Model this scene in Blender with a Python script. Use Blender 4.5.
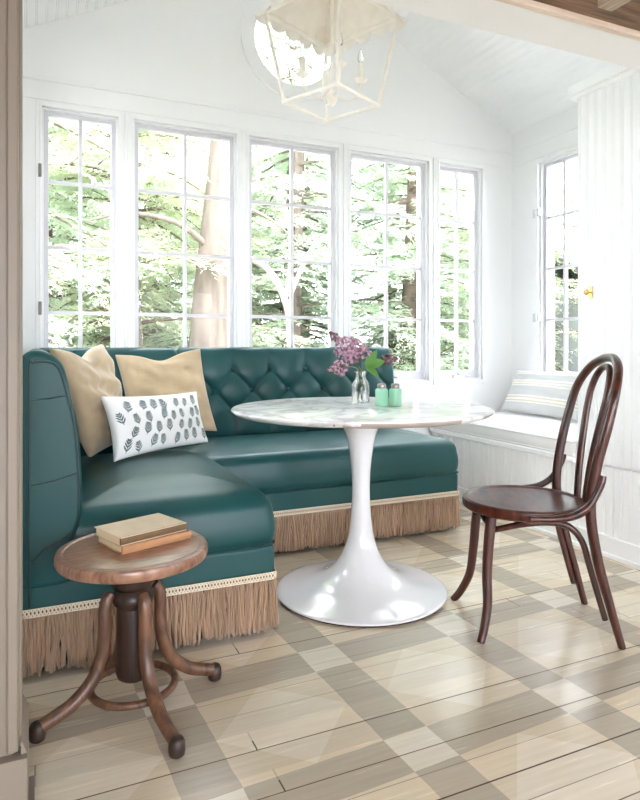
import bpy, bmesh, math, random
from math import sin, cos, pi, radians
from mathutils import Vector, Matrix, noise

for _o in list(bpy.data.objects):
    bpy.data.objects.remove(_o, do_unlink=True)
SC = bpy.context.scene
COL = SC.collection
rnd = random.Random(7)

# ------------------------------------------------------------------ camera
F_PX, YAW, HZ = 630.0, 0.4215, 346.0
cam_d = bpy.data.cameras.new('camera')
cam = bpy.data.objects.new('camera', cam_d)
COL.objects.link(cam)
cam.location = (0, 0, 1.0)
cam.rotation_euler = (pi / 2, 0, -YAW)
cam_d.sensor_fit = 'HORIZONTAL'
cam_d.sensor_width = 36.0
cam_d.lens = 36.0 * F_PX / 640.0
cam_d.shift_y = -(400.0 - HZ) / 640.0
cam_d.clip_start = 0.05
cam_d.clip_end = 200
SC.camera = cam

# ------------------------------------------------------------------ light
SKY = 9.0
world = bpy.data.worlds.new('overcast_sky')
SC.world = world
world.use_nodes = True
wn = world.node_tree.nodes
wl = world.node_tree.links
wn.clear()
w_out = wn.new('ShaderNodeOutputWorld')
w_bg = wn.new('ShaderNodeBackground')
w_bg.inputs['Color'].default_value = (0.85, 0.905, 1.0, 1)
w_bg.inputs['Strength'].default_value = SKY
wl.new(w_bg.outputs[0], w_out.inputs[0])

SC.view_settings.view_transform = 'Standard'
SC.view_settings.look = 'None'
SC.view_settings.gamma = 1.0
SC.view_settings.use_curve_mapping = False
SC.view_settings.exposure = 1.03
SC.cycles.use_denoising = True
SC.cycles.max_bounces = 14
SC.cycles.diffuse_bounces = 8
SC.cycles.glossy_bounces = 5
SC.cycles.transmission_bounces = 8
SC.cycles.transparent_max_bounces = 24
SC.cycles.sample_clamp_indirect = 12.0
SC.cycles.caustics_reflective = False
SC.cycles.caustics_refractive = False


# ------------------------------------------------------------------ materials
def srgb(r, g, b):
    def f(v):
        v /= 255.0
        return v / 12.92 if v <= 0.04045 else ((v + 0.055) / 1.055) ** 2.4
    return (f(r), f(g), f(b), 1.0)


def setin(node, name, val):
    if name in node.inputs:
        node.inputs[name].default_value = val


def new_mat(name):
    m = bpy.data.materials.new(name)
    m.use_nodes = True
    nt = m.node_tree
    return m, nt.nodes, nt.links, nt.nodes['Principled BSDF']


def pbr(name, col, rough=0.5, metal=0.0, coat=0.0, spec=0.5, var=0.0, var_scale=6.0, bump=0.0, bump_scale=200.0, sheen=0.0, stretch=None):
    m, N, L, b = new_mat(name)
    b.inputs['Base Color'].default_value = col
    b.inputs['Roughness'].default_value = rough
    b.inputs['Metallic'].default_value = metal
    setin(b, 'Coat Weight', coat)
    setin(b, 'Coat Roughness', 0.12)
    setin(b, 'Specular IOR Level', spec)
    setin(b, 'Sheen Weight', sheen)
    tc = N.new('ShaderNodeTexCoord')
    src = tc.outputs['Object']
    if stretch:
        mp = N.new('ShaderNodeMapping')
        mp.inputs['Scale'].default_value = stretch
        L.new(src, mp.inputs[0])
        src = mp.outputs[0]
    if var > 0:
        nz = N.new('ShaderNodeTexNoise')
        nz.inputs['Scale'].default_value = var_scale
        nz.inputs['Detail'].default_value = 5
        L.new(src, nz.inputs['Vector'])
        rp = N.new('ShaderNodeValToRGB')
        rp.color_ramp.elements[0].position = 0.3
        rp.color_ramp.elements[1].position = 0.7
        rp.color_ramp.elements[0].color = tuple(c * (1 - var) for c in col[:3]) + (1,)
        rp.color_ramp.elements[1].color = tuple(min(1, c * (1 + var * 0.7)) for c in col[:3]) + (1,)
        L.new(nz.outputs['Fac'], rp.inputs[0])
        L.new(rp.outputs[0], b.inputs['Base Color'])
    if bump > 0:
        nb = N.new('ShaderNodeTexNoise')
        nb.inputs['Scale'].default_value = bump_scale
        nb.inputs['Detail'].default_value = 3
        L.new(src, nb.inputs['Vector'])
        bp = N.new('ShaderNodeBump')
        bp.inputs['Strength'].default_value = bump
        bp.inputs['Distance'].default_value = 0.002
        L.new(nb.outputs['Fac'], bp.inputs['Height'])
        L.new(bp.outputs[0], b.inputs['Normal'])
    return m


def glass_pane(name, tint=(1, 1, 1, 1), refl=0.06):
    m, N, L, b = new_mat(name)
    N.remove(b)
    out = N['Material Output']
    tr = N.new('ShaderNodeBsdfTransparent')
    tr.inputs[0].default_value = tint
    gl = N.new('ShaderNodeBsdfGlossy')
    gl.inputs['Roughness'].default_value = 0.02
    fr = N.new('ShaderNodeFresnel')
    fr.inputs[0].default_value = 1.12
    mx = N.new('ShaderNodeMixShader')
    L.new(fr.outputs[0], mx.inputs[0])
    L.new(tr.outputs[0], mx.inputs[1])
    L.new(gl.outputs[0], mx.inputs[2])
    L.new(mx.outputs[0], out.inputs[0])
    return m


def math_node(N, L, op, a, b=None, c=None):
    n = N.new('ShaderNodeMath')
    n.operation = op
    for i, v in enumerate((a, b, c)):
        if v is None:
            continue
        if isinstance(v, (int, float)):
            n.inputs[i].default_value = v
        else:
            L.new(v, n.inputs[i])
    return n.outputs[0]


def mix_col(N, L, fac, a, b):
    n = N.new('ShaderNodeMix')
    n.data_type = 'RGBA'
    if isinstance(fac, (int, float)):
        n.inputs[0].default_value = fac
    else:
        L.new(fac, n.inputs[0])
    for i, v in ((6, a), (7, b)):
        if isinstance(v, tuple):
            n.inputs[i].default_value = v
        else:
            L.new(v, n.inputs[i])
    return n.outputs[2]


def floor_material():
    m, N, L, b = new_mat('painted_floorboards')
    tc = N.new('ShaderNodeTexCoord')
    sep = N.new('ShaderNodeSeparateXYZ')
    L.new(tc.outputs['Object'], sep.inputs[0])
    x, y = sep.outputs[0], sep.outputs[1]
    M = lambda op, a, b_=None, c=None: math_node(N, L, op, a, b_, c)
    # hand painted edges wander a little
    wob = N.new('ShaderNodeTexNoise')
    wob.inputs['Scale'].default_value = 7.0
    L.new(tc.outputs['Object'], wob.inputs['Vector'])
    wv = M('MULTIPLY', M('SUBTRACT', wob.outputs['Fac'], 0.5), 0.012)
    per, rot, ox, oy, half = 0.5118, 0.056, 0.8716, 1.3293, 0.067
    cr, sr = cos(rot), sin(rot)
    dx = M('SUBTRACT', x, ox)
    dy = M('SUBTRACT', y, oy)
    u = M('ADD', M('ADD', M('MULTIPLY', dx, cr), M('MULTIPLY', dy, sr)), wv)
    v = M('ADD', M('SUBTRACT', M('MULTIPLY', dy, cr), M('MULTIPLY', dx, sr)), wv)
    # distance from the nearest band centre
    bu = M('ABSOLUTE', M('SUBTRACT', M('FLOORED_MODULO', M('ADD', u, per / 2), per), per / 2))
    bv = M('ABSOLUTE', M('SUBTRACT', M('FLOORED_MODULO', M('ADD', v, per / 2), per), per / 2))
    in_u = M('LESS_THAN', bu, half)
    in_v = M('LESS_THAN', bv, half)
    both = M('MULTIPLY', in_u, in_v)
    any_ = M('MAXIMUM', in_u, in_v)
    band = M('SUBTRACT', any_, both)
    # diamond inside each field
    fu = M('SUBTRACT', per / 2, bu)
    fv = M('SUBTRACT', per / 2, bv)
    dia = M('LESS_THAN', M('ADD', fu, fv), per / 2 - half)
    cream = srgb(226, 211, 184)
    cream_l = srgb(234, 222, 200)
    grey = srgb(190, 178, 158)
    light = srgb(229, 220, 202)
    c = mix_col(N, L, dia, cream, cream_l)
    c = mix_col(N, L, band, c, grey)
    c = mix_col(N, L, both, c, light)
    # boards
    bw = 0.0815
    yb = M('SUBTRACT', y, 1.567 - 20 * bw)
    bid = M('FLOOR', M('DIVIDE', yb, bw))
    fr = M('SUBTRACT', M('DIVIDE', yb, bw), bid)
    edge = M('MINIMUM', fr, M('SUBTRACT', 1.0, fr))
    # every joint has its own width
    jn = M('ROUND', M('DIVIDE', yb, bw))
    wn_ = N.new('ShaderNodeTexWhiteNoise')
    wn_.noise_dimensions = '1D'
    L.new(jn, wn_.inputs['W'])
    seg = N.new('ShaderNodeTexNoise')
    cmb = N.new('ShaderNodeCombineXYZ')
    L.new(M('MULTIPLY', x, 0.9), cmb.inputs[0])
    L.new(M('MULTIPLY', jn, 3.7), cmb.inputs[1])
    seg.inputs['Scale'].default_value = 1.0
    L.new(cmb.outputs[0], seg.inputs['Vector'])
    wid = M('MULTIPLY', M('MULTIPLY', wn_.outputs['Value'], seg.outputs['Fac']), 0.05)
    wid = M('ADD', wid, 0.003)
    gap = M('LESS_THAN', edge, wid)
    # butt joints along each board
    wb = N.new('ShaderNodeTexWhiteNoise')
    wb.noise_dimensions = '1D'
    L.new(bid, wb.inputs['W'])
    xo = M('ADD', x, M('MULTIPLY', wb.outputs['Value'], 2.9))
    xm = M('FLOORED_MODULO', xo, 2.9)
    butt = M('LESS_THAN', xm, 0.004)
    gap = M('MAXIMUM', gap, butt)
    # wear streaks along the boards
    mp = N.new('ShaderNodeMapping')
    mp.inputs['Scale'].default_value = (1.6, 26, 1)
    L.new(tc.outputs['Object'], mp.inputs[0])
    g = N.new('ShaderNodeTexNoise')
    g.inputs['Scale'].default_value = 3.0
    g.inputs['Detail'].default_value = 6
    L.new(mp.outputs[0], g.inputs['Vector'])
    gr = N.new('ShaderNodeValToRGB')
    gr.color_ramp.elements[0].position = 0.3
    gr.color_ramp.elements[0].color = (0.80, 0.78, 0.75, 1)
    gr.color_ramp.elements[1].position = 0.62
    gr.color_ramp.elements[1].color = (1.0, 1.0, 1.0, 1)
    L.new(g.outputs['Fac'], gr.inputs[0])
    mul = N.new('ShaderNodeMix')
    mul.data_type = 'RGBA'
    mul.blend_type = 'MULTIPLY'
    mul.inputs[0].default_value = 0.4
    L.new(c, mul.inputs[6])
    L.new(gr.outputs[0], mul.inputs[7])
    tint = M('ADD', M('MULTIPLY', wb.outputs['Value'], 0.12), 0.93)
    mul2 = N.new('ShaderNodeVectorMath')
    mul2.operation = 'SCALE'
    L.new(mul.outputs[2], mul2.inputs[0])
    L.new(tint, mul2.inputs['Scale'])
    c = mix_col(N, L, M('MULTIPLY', gap, M('ADD', 0.25, M('MULTIPLY', wn_.outputs['Value'], 0.75))), mul2.outputs[0], srgb(84, 70, 54))
    L.new(c, b.inputs['Base Color'])
    rg = M('ADD', M('MULTIPLY', g.outputs['Fac'], 0.22), 0.13)
    L.new(rg, b.inputs['Roughness'])
    setin(b, 'Specular IOR Level', 0.55)
    bp = N.new('ShaderNodeBump')
    bp.inputs['Strength'].default_value = 0.5
    bp.inputs['Distance'].default_value = 0.003
    hh = M('SUBTRACT', M('MULTIPLY', g.outputs['Fac'], 0.25), M('MULTIPLY', gap, 1.0))
    cup = M('MULTIPLY', M('MULTIPLY', M('SUBTRACT', fr, 0.5), M('SUBTRACT', fr, 0.5)), M('MULTIPLY', wb.outputs['Value'], 2.4))
    L.new(M('ADD', hh, cup), bp.inputs['Height'])
    L.new(bp.outputs[0], b.inputs['Normal'])
    return m


def marble_material():
    m, N, L, b = new_mat('white_marble')
    tc = N.new('ShaderNodeTexCoord')
    n1 = N.new('ShaderNodeTexNoise')
    n1.inputs['Scale'].default_value = 2.2
    n1.inputs['Detail'].default_value = 8
    n1.inputs['Distortion'].default_value = 1.6
    L.new(tc.outputs['Object'], n1.inputs['Vector'])
    v = math_node(N, L, 'ABSOLUTE', math_node(N, L, 'SUBTRACT', n1.outputs['Fac'], 0.5))
    r = N.new('ShaderNodeValToRGB')
    r.color_ramp.elements[0].position = 0.0
    r.color_ramp.elements[0].color = srgb(208, 206, 206)
    r.color_ramp.elements[1].position = 0.045
    r.color_ramp.elements[1].color = srgb(246, 245, 245)
    L.new(v, r.inputs[0])
    n2 = N.new('ShaderNodeTexNoise')
    n2.inputs['Scale'].default_value = 3.0
    n2.inputs['Detail'].default_value = 4
    L.new(tc.outputs['Object'], n2.inputs['Vector'])
    r2 = N.new('ShaderNodeValToRGB')
    r2.color_ramp.elements[0].position = 0.42
    r2.color_ramp.elements[0].color = (1, 1, 1, 1)
    r2.color_ramp.elements[1].position = 0.75
    r2.color_ramp.elements[1].color = srgb(226, 225, 225)
    L.new(n2.outputs['Fac'], r2.inputs[0])
    mul = N.new('ShaderNodeMix')
    mul.data_type = 'RGBA'
    mul.blend_type = 'MULTIPLY'
    mul.inputs[0].default_value = 1.0
    L.new(r.outputs[0], mul.inputs[6])
    L.new(r2.outputs[0], mul.inputs[7])
    # brown mineral staining in the stone on one side
    sp = N.new('ShaderNodeSeparateXYZ')
    L.new(tc.outputs['Object'], sp.inputs[0])
    M = lambda op, a, b_=None: math_node(N, L, op, a, b_)
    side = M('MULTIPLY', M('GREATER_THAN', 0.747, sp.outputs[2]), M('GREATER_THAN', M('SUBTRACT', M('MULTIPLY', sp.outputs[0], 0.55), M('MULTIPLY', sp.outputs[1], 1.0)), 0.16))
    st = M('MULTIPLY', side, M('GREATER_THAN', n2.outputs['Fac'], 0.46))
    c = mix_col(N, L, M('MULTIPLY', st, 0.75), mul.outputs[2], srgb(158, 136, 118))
    L.new(c, b.inputs['Base Color'])
    b.inputs['Roughness'].default_value = 0.16
    return m


def wood_material(name, dark, lite, rough=0.35, coat=0.2, scale=(14, 14, 1.5)):
    m, N, L, b = new_mat(name)
    tc = N.new('ShaderNodeTexCoord')
    mp = N.new('ShaderNodeMapping')
    mp.inputs['Scale'].default_value = scale
    L.new(tc.outputs['Object'], mp.inputs[0])
    n = N.new('ShaderNodeTexNoise')
    n.inputs['Scale'].default_value = 4.0
    n.inputs['Detail'].default_value = 8
    n.inputs['Distortion'].default_value = 0.6
    L.new(mp.outputs[0], n.inputs['Vector'])
    r = N.new('ShaderNodeValToRGB')
    r.color_ramp.elements[0].position = 0.32
    r.color_ramp.elements[0].color = dark
    r.color_ramp.elements[1].position = 0.68
    r.color_ramp.elements[1].color = lite
    L.new(n.outputs['Fac'], r.inputs[0])
    L.new(r.outputs[0], b.inputs['Base Color'])
    b.inputs['Roughness'].default_value = rough
    setin(b, 'Coat Weight', coat)
    setin(b, 'Coat Roughness', 0.15)
    bp = N.new('ShaderNodeBump')
    bp.inputs['Strength'].default_value = 0.15
    bp.inputs['Distance'].default_value = 0.002
    L.new(n.outputs['Fac'], bp.inputs['Height'])
    L.new(bp.outputs[0], b.inputs['Normal'])
    return m


def leaf_material(name, c1, c2, trans=0.45):
    m, N, L, b = new_mat(name)
    out = N['Material Output']
    tc = N.new('ShaderNodeTexCoord')
    n = N.new('ShaderNodeTexNoise')
    n.inputs['Scale'].default_value = 1.7
    n.inputs['Detail'].default_value = 4
    L.new(tc.outputs['Object'], n.inputs['Vector'])
    c = mix_col(N, L, n.outputs['Fac'], c1, c2)
    L.new(c, b.inputs['Base Color'])
    b.inputs['Roughness'].default_value = 0.6
    t = N.new('ShaderNodeBsdfTranslucent')
    L.new(c, t.inputs[0])
    mx = N.new('ShaderNodeMixShader')
    mx.inputs[0].default_value = trans
    L.new(b.outputs[0], mx.inputs[1])
    L.new(t.outputs[0], mx.inputs[2])
    L.new(mx.outputs[0], out.inputs[0])
    return m


WHITE = pbr('white_paint', srgb(246, 246, 246), rough=0.45, bump=0.05, bump_scale=60)
WHITE_WALL = pbr('white_wall_paint', srgb(247, 247, 247), rough=0.7, bump=0.05, bump_scale=80)
SASH = pbr('white_sash_paint', srgb(220, 218, 223), rough=0.35)
SHADED_WHITE = pbr('shaded_white_paint', srgb(136, 124, 111), rough=0.5, bump=0.04, bump_scale=60)  # white trim paint darkened to carry the shade on its room side
FLOOR = floor_material()
MARBLE = marble_material()
ENAMEL = pbr('white_enamel', srgb(228, 227, 228), rough=0.12, coat=0.6)
BLACK = pbr('black_shadow_gap', srgb(28, 26, 25), rough=0.6)
LEATHER = pbr('teal_leather', srgb(22, 72, 73), rough=0.38, var=0.10, var_scale=3.0, bump=0.12, bump_scale=240, spec=0.4)
LEATHER_D = pbr('teal_leather_piping', srgb(22, 56, 57), rough=0.4)
DARK = pbr('under_sofa_shade', srgb(40, 34, 30), rough=0.9)
FRINGE = pbr('tan_fringe_yarn', srgb(172, 140, 112), rough=0.85, var=0.3, var_scale=9, stretch=(6, 6, 0.6), sheen=0.3)
GIMP = pbr('cream_gimp_braid', srgb(240, 226, 204), rough=0.8)
GIMP_B = pbr('tan_gimp_ground', srgb(112, 84, 62), rough=0.85)
CREAM = pbr('cream_velvet', srgb(194, 171, 138), rough=0.85, var=0.16, var_scale=9, sheen=0.5, bump=0.2, bump_scale=300)
LINEN = pbr('white_linen', srgb(240, 240, 238), rough=0.85, bump=0.2, bump_scale=400)
PRINT = pbr('slate_leaf_ink', srgb(104, 120, 124), rough=0.85, var=0.25, var_scale=40)
STRIPE_G = pbr('grey_stripe_linen', srgb(213, 212, 212), rough=0.9)
STRIPE_T = pbr('tan_stripe_linen', srgb(224, 209, 186), rough=0.9)
BENCHCLOTH = pbr('pale_grey_cushion_cloth', srgb(232, 230, 229), rough=0.9, bump=0.2, bump_scale=300)
MAHOG_S = wood_material('polished_mahogany_seat', srgb(56, 22, 13), srgb(100, 46, 28), rough=0.36, coat=0.08, scale=(14, 3, 3))
setin(MAHOG_S.node_tree.nodes['Principled BSDF'], 'Specular IOR Level', 0.3)
MAHOG = wood_material('dark_mahogany', srgb(43, 16, 10), srgb(86, 37, 22), rough=0.3, coat=0.25)
STOOLW = wood_material('worn_walnut', srgb(66, 42, 30), srgb(122, 84, 60), rough=0.42, coat=0.15, scale=(9, 9, 3))
STOOLT = wood_material('worn_walnut_seat', srgb(112, 74, 54), srgb(168, 126, 100), rough=0.32, coat=0.25, scale=(5, 24, 5))
STOOLF = wood_material('dark_foot', srgb(34, 22, 17), srgb(62, 40, 30), rough=0.5)
OLDWOOD = wood_material('old_brown_boards', srgb(96, 74, 56), srgb(150, 120, 96), rough=0.8, coat=0, scale=(1.5, 20, 20))
OLDBEAM = wood_material('pale_old_beam', srgb(132, 112, 92), srgb(206, 188, 166), rough=0.8, coat=0, scale=(20, 1.5, 20))
RAWWOOD = wood_material('raw_pine_strip', srgb(222, 202, 184), srgb(242, 228, 214), rough=0.8, coat=0, scale=(2, 20, 20))
ANTIQ = pbr('antique_white_iron', srgb(247, 242, 233), rough=0.55, var=0.05, var_scale=20)
CANDLE = pbr('ivory_candle_sleeve', srgb(240, 236, 226), rough=0.5)
BRASS = pbr('aged_brass', srgb(196, 158, 92), rough=0.28, metal=1.0)
STEEL = pbr('brushed_steel', srgb(150, 142, 138), rough=0.3, metal=1.0)
HINGE = pbr('dark_hinge_metal', srgb(120, 116, 112), rough=0.4, metal=0.8)
JADE = pbr('jade_glass', srgb(150, 204, 174), rough=0.12, var=0.05, spec=0.6)
setin(JADE.node_tree.nodes['Principled BSDF'], 'Subsurface Weight', 0.3)
PAGES = pbr('cream_book_pages', srgb(226, 205, 170), rough=0.9, bump=0.5, bump_scale=500, stretch=(1, 1, 30))
CLOTH_T = pbr('faded_tan_book_cloth', srgb(220, 200, 172), rough=0.75, var=0.08, var_scale=20)
CLOTH_O = pbr('olive_book_spine', srgb(112, 88, 60), rough=0.75, var=0.15, var_scale=30)
CLOTH_C = pbr('caramel_book_cloth', srgb(186, 138, 98), rough=0.7, var=0.1, var_scale=20)
PETAL = pbr('mauve_petals', srgb(206, 164, 184), rough=0.7, var=0.25, var_scale=60)
PETAL_D = pbr('dusky_lilac_buds', srgb(150, 104, 122), rough=0.7, var=0.25, var_scale=60)
BUD_B = pbr('brown_spent_buds', srgb(122, 92, 86), rough=0.8, var=0.2, var_scale=60)
STEM = pbr('green_stem', srgb(106, 116, 72), rough=0.6)
LEAFG = leaf_material('fresh_green_leaf', srgb(70, 120, 50), srgb(120, 168, 84), 0.3)
GLASS = glass_pane('window_glass')
OUT_LEAF = leaf_material('evergreen_sprays', srgb(172, 190, 166), srgb(212, 220, 196))
OUT_LEAF2 = leaf_material('yellow_green_sprays', srgb(194, 202, 172), srgb(220, 222, 196))
BARK = pbr('pale_bark', srgb(104, 93, 83), rough=0.9, var=0.3, var_scale=3, bump=0.6, bump_scale=12, stretch=(4, 4, 0.7))
BARK_D = pbr('brown_bark', srgb(104, 90, 78), rough=0.9, var=0.3, var_scale=4)
BRANCH = pbr('bleached_branch', srgb(140, 134, 126), rough=0.8)
GROUND = pbr('bounce_ground', srgb(176, 173, 166), rough=1.0, var=0.15, var_scale=0.8)  # ground paled to bounce daylight up to the nook ceiling
SIDING = pbr('white_siding', srgb(150, 152, 155), rough=0.7)
ROOF = pbr('grey_shingles', srgb(110, 110, 114), rough=0.9, var=0.2, var_scale=8)


def clear_glass():
    m, N, L, b = new_mat('clear_bottle_glass')
    N.remove(b)
    out = N['Material Output']
    g = N.new('ShaderNodeBsdfGlass')
    g.inputs['IOR'].default_value = 1.45
    g.inputs['Roughness'].default_value = 0.0
    t = N.new('ShaderNodeBsdfTransparent')
    mx = N.new('ShaderNodeMixShader')
    mx.inputs[0].default_value = 0.45
    L.new(g.outputs[0], mx.inputs[1])
    L.new(t.outputs[0], mx.inputs[2])
    L.new(mx.outputs[0], out.inputs[0])
    return m


BOTTLE = clear_glass()


# ------------------------------------------------------------------ mesh helpers
class MB:
    def __init__(self):
        self.v, self.f, self.mi, self.m = [], [], [], 0

    def face(self, idx):
        self.f.append(tuple(idx))
        self.mi.append(self.m)

    def add(self, vs, fs):
        o = len(self.v)
        self.v += [Vector(p) for p in vs]
        for f in fs:
            self.face([i + o for i in f])

    def box(self, x0, x1, y0, y1, z0, z1, M=None):
        vs = [Vector((x, y, z)) for z in (z0, z1) for y in (y0, y1) for x in (x0, x1)]
        if M is not None:
            vs = [M @ p for p in vs]
        self.add(vs, [(0, 2, 3, 1), (4, 5, 7, 6), (0, 1, 5, 4), (2, 6, 7, 3), (0, 4, 6, 2), (1, 3, 7, 5)])
        return self

    def prism(self, poly, w0, w1, mp):
        n = len(poly)
        vs = [mp(u, v, w0) for u, v in poly] + [mp(u, v, w1) for u, v in poly]
        fs = [(i, (i + 1) % n, n + (i + 1) % n, n + i) for i in range(n)]
        fs += [tuple(range(n - 1, -1, -1)), tuple(range(n, 2 * n))]
        self.add(vs, fs)
        return self

    def tube(self, pts, r, n=10, closed=False, caps=True, flat=1.0):
        pts = [Vector(p) for p in pts]
        k = len(pts)
        rs = r if isinstance(r, (list, tuple)) else [r] * k
        if len(rs) != k:
            src = rs
            rs = []
            for i in range(k):
                t = i / (k - 1) * (len(src) - 1)
                a = min(int(t), len(src) - 2)
                rs.append(src[a] + (src[a + 1] - src[a]) * (t - a))
        tans = []
        for i in range(k):
            if closed:
                t = pts[(i + 1) % k] - pts[i - 1]
            else:
                t = pts[min(i + 1, k - 1)] - pts[max(i - 1, 0)]
            tans.append(t.normalized() if t.length > 1e-9 else Vector((0, 0, 1)))
        up = Vector((0, 0, 1)) if abs(tans[0].z) < 0.9 else Vector((1, 0, 0))
        nrm = (up - tans[0] * up.dot(tans[0])).normalized()
        vs = []
        for i in range(k):
            nrm = nrm - tans[i] * nrm.dot(tans[i])
            nrm.normalize()
            bn = tans[i].cross(nrm)
            for j in range(n):
                a = 2 * pi * j / n
                vs.append(pts[i] + (nrm * cos(a) + bn * sin(a) * flat) * rs[i])
        fs = []
        for i in range(k if closed else k - 1):
            i2 = (i + 1) % k
            for j in range(n):
                j2 = (j + 1) % n
                fs.append((i * n + j, i * n + j2, i2 * n + j2, i2 * n + j))
        if caps and not closed:
            fs.append(tuple(range(n - 1, -1, -1)))
            fs.append(tuple((k - 1) * n + j for j in range(n)))
        self.add(vs, fs)
        return self

    def lathe(self, prof, n=48, c=(0, 0, 0), cap=True):
        vs = []
        for r, z in prof:
            for j in range(n):
                a = 2 * pi * j / n
                vs.append((c[0] + r * cos(a), c[1] + r * sin(a), c[2] + z))
        fs = []
        k = len(prof)
        for i in range(k - 1):
            for j in range(n):
                j2 = (j + 1) % n
                fs.append((i * n + j, i * n + j2, (i + 1) * n + j2, (i + 1) * n + j))
        if cap:
            fs.append(tuple(range(n - 1, -1, -1)))
            fs.append(tuple((k - 1) * n + j for j in range(n)))
        self.add(vs, fs)
        return self

    def ball(self, c, r, n=10, m=7, sc=(1, 1, 1), M=None):
        c = Vector(c)
        vs = []
        for i in range(m + 1):
            th = pi * i / m
            rr = max(sin(th), 0.02)
            for j in range(n):
                a = 2 * pi * j / n
                p = Vector((rr * cos(a) * r * sc[0], rr * sin(a) * r * sc[1], cos(th) * r * sc[2]))
                vs.append(c + (M @ p if M is not None else p))
        fs = []
        for i in range(m):
            for j in range(n):
                j2 = (j + 1) % n
                fs.append((i * n + j, (i + 1) * n + j, (i + 1) * n + j2, i * n + j2))
        fs.append(tuple(range(n)))
        fs.append(tuple(m * n + j for j in range(n - 1, -1, -1)))
        self.add(vs, fs)
        return self


MATS = {}


def world_of(o):
    m = Matrix.Identity(4)
    while o is not None:
        m = MATS.get(o.name, Matrix.Identity(4)) @ m
        o = o.parent
    return m


def obj(name, mb, mat, parent=None, local=False, smooth=None, bevel=0.0, seg=2, merge=False, kind=None, label=None):
    """one mesh object; mb in world coordinates unless local"""
    me = bpy.data.meshes.new(name)
    vs = mb.v
    if parent is not None and not local:
        inv = world_of(parent).inverted()
        vs = [inv @ p for p in vs]
    me.from_pydata([tuple(p) for p in vs], [], mb.f)
    mats = mat if isinstance(mat, (list, tuple)) else [mat]
    for m_ in mats:
        me.materials.append(m_)
    if len(mats) > 1:
        me.polygons.foreach_set('material_index', mb.mi)
    me.validate()
    bm = bmesh.new()
    bm.from_mesh(me)
    if merge:
        bmesh.ops.remove_doubles(bm, verts=bm.verts, dist=1e-5)
    bmesh.ops.recalc_face_normals(bm, faces=bm.faces)
    bm.to_mesh(me)
    bm.free()
    if smooth is not None:
        me.polygons.foreach_set('use_smooth', [True] * len(me.polygons))
        if smooth < 180:
            me.set_sharp_from_angle(angle=radians(smooth))
    me.update()
    o = bpy.data.objects.new(name, me)
    COL.objects.link(o)
    if parent is not None:
        o.parent = parent
    if bevel > 0:
        b = o.modifiers.new('bevel', 'BEVEL')
        b.width = bevel
        b.segments = seg
        b.limit_method = 'ANGLE'
        b.angle_limit = radians(35)
        if smooth is None:
            me.polygons.foreach_set('use_smooth', [True] * len(me.polygons))
            me.set_sharp_from_angle(angle=radians(30))
            b.harden_normals = False
    if kind:
        o['kind'] = kind
    if label:
        o['label'] = label
    return o


def thing(name, label, cat, loc=(0, 0, 0), rz=0.0, group=None):
    o = bpy.data.objects.new(name, None)
    COL.objects.link(o)
    o.location = loc
    o.rotation_euler = (0, 0, rz)
    o.empty_display_size = 0.1
    MATS[o.name] = Matrix.Translation(Vector(loc)) @ Matrix.Rotation(rz, 4, 'Z')
    o['label'] = label
    o['category'] = cat
    if group:
        o['group'] = group
    return o


def tag(o, label, cat, group=None):
    o['label'] = label
    o['category'] = cat
    if group:
        o['group'] = group
    return o


def setting(name, loc=(0, 0, 0)):
    o = bpy.data.objects.new(name, None)
    COL.objects.link(o)
    o.location = loc
    MATS[o.name] = Matrix.Translation(Vector(loc))
    o['kind'] = 'structure'
    return o


def crom(pts, n=8, closed=False):
    """Catmull-Rom through the points"""
    P = [Vector(p) for p in pts]
    k = len(P)
    out = []
    rng = range(k) if closed else range(k - 1)
    for i in rng:
        if closed:
            p0, p1, p2, p3 = P[i - 1], P[i], P[(i + 1) % k], P[(i + 2) % k]
        else:
            p1, p2 = P[i], P[i + 1]
            p0 = P[i - 1] if i > 0 else p1 * 2 - p2
            p3 = P[i + 2] if i + 2 < k else p2 * 2 - p1
        for j in range(n):
            t = j / n
            t2, t3 = t * t, t * t * t
            out.append(0.5 * ((2 * p1) + (p2 - p0) * t + (2 * p0 - 5 * p1 + 4 * p2 - p3) * t2 + (3 * p1 - p0 - 3 * p2 + p3) * t3))
    if not closed:
        out.append(P[-1])
    return out


def resample(P, step):
    out = [P[0].copy()]
    acc = 0.0
    for a, b in zip(P[:-1], P[1:]):
        l = (b - a).length
        while acc + l >= step:
            t = (step - acc) / l
            a = a + (b - a) * t
            out.append(a.copy())
            l = (b - a).length
            acc = 0.0
        acc += l
    if (out[-1] - P[-1]).length > step * 0.3:
        out.append(P[-1].copy())
    return out


def holed_wall(mb, us, zs, holes, mp):
    """boxes of a wall with rectangular holes; mp(u, z, w) with w 0..1 across its thickness"""
    U = sorted(set(us + [h[0] for h in holes] + [h[1] for h in holes]))
    Z = sorted(set(zs + [h[2] for h in holes] + [h[3] for h in holes]))
    for a, b in zip(U[:-1], U[1:]):
        for c, d in zip(Z[:-1], Z[1:]):
            mu, mz = (a + b) / 2, (c + d) / 2
            if any(h[0] < mu < h[1] and h[2] < mz < h[3] for h in holes):
                continue
            p = [mp(u, z, w) for w in (0, 1) for z in (c, d) for u in (a, b)]
            mb.add(p, [(0, 2, 3, 1), (4, 5, 7, 6), (0, 1, 5, 4), (2, 6, 7, 3), (0, 4, 6, 2), (1, 3, 7, 5)])


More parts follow.
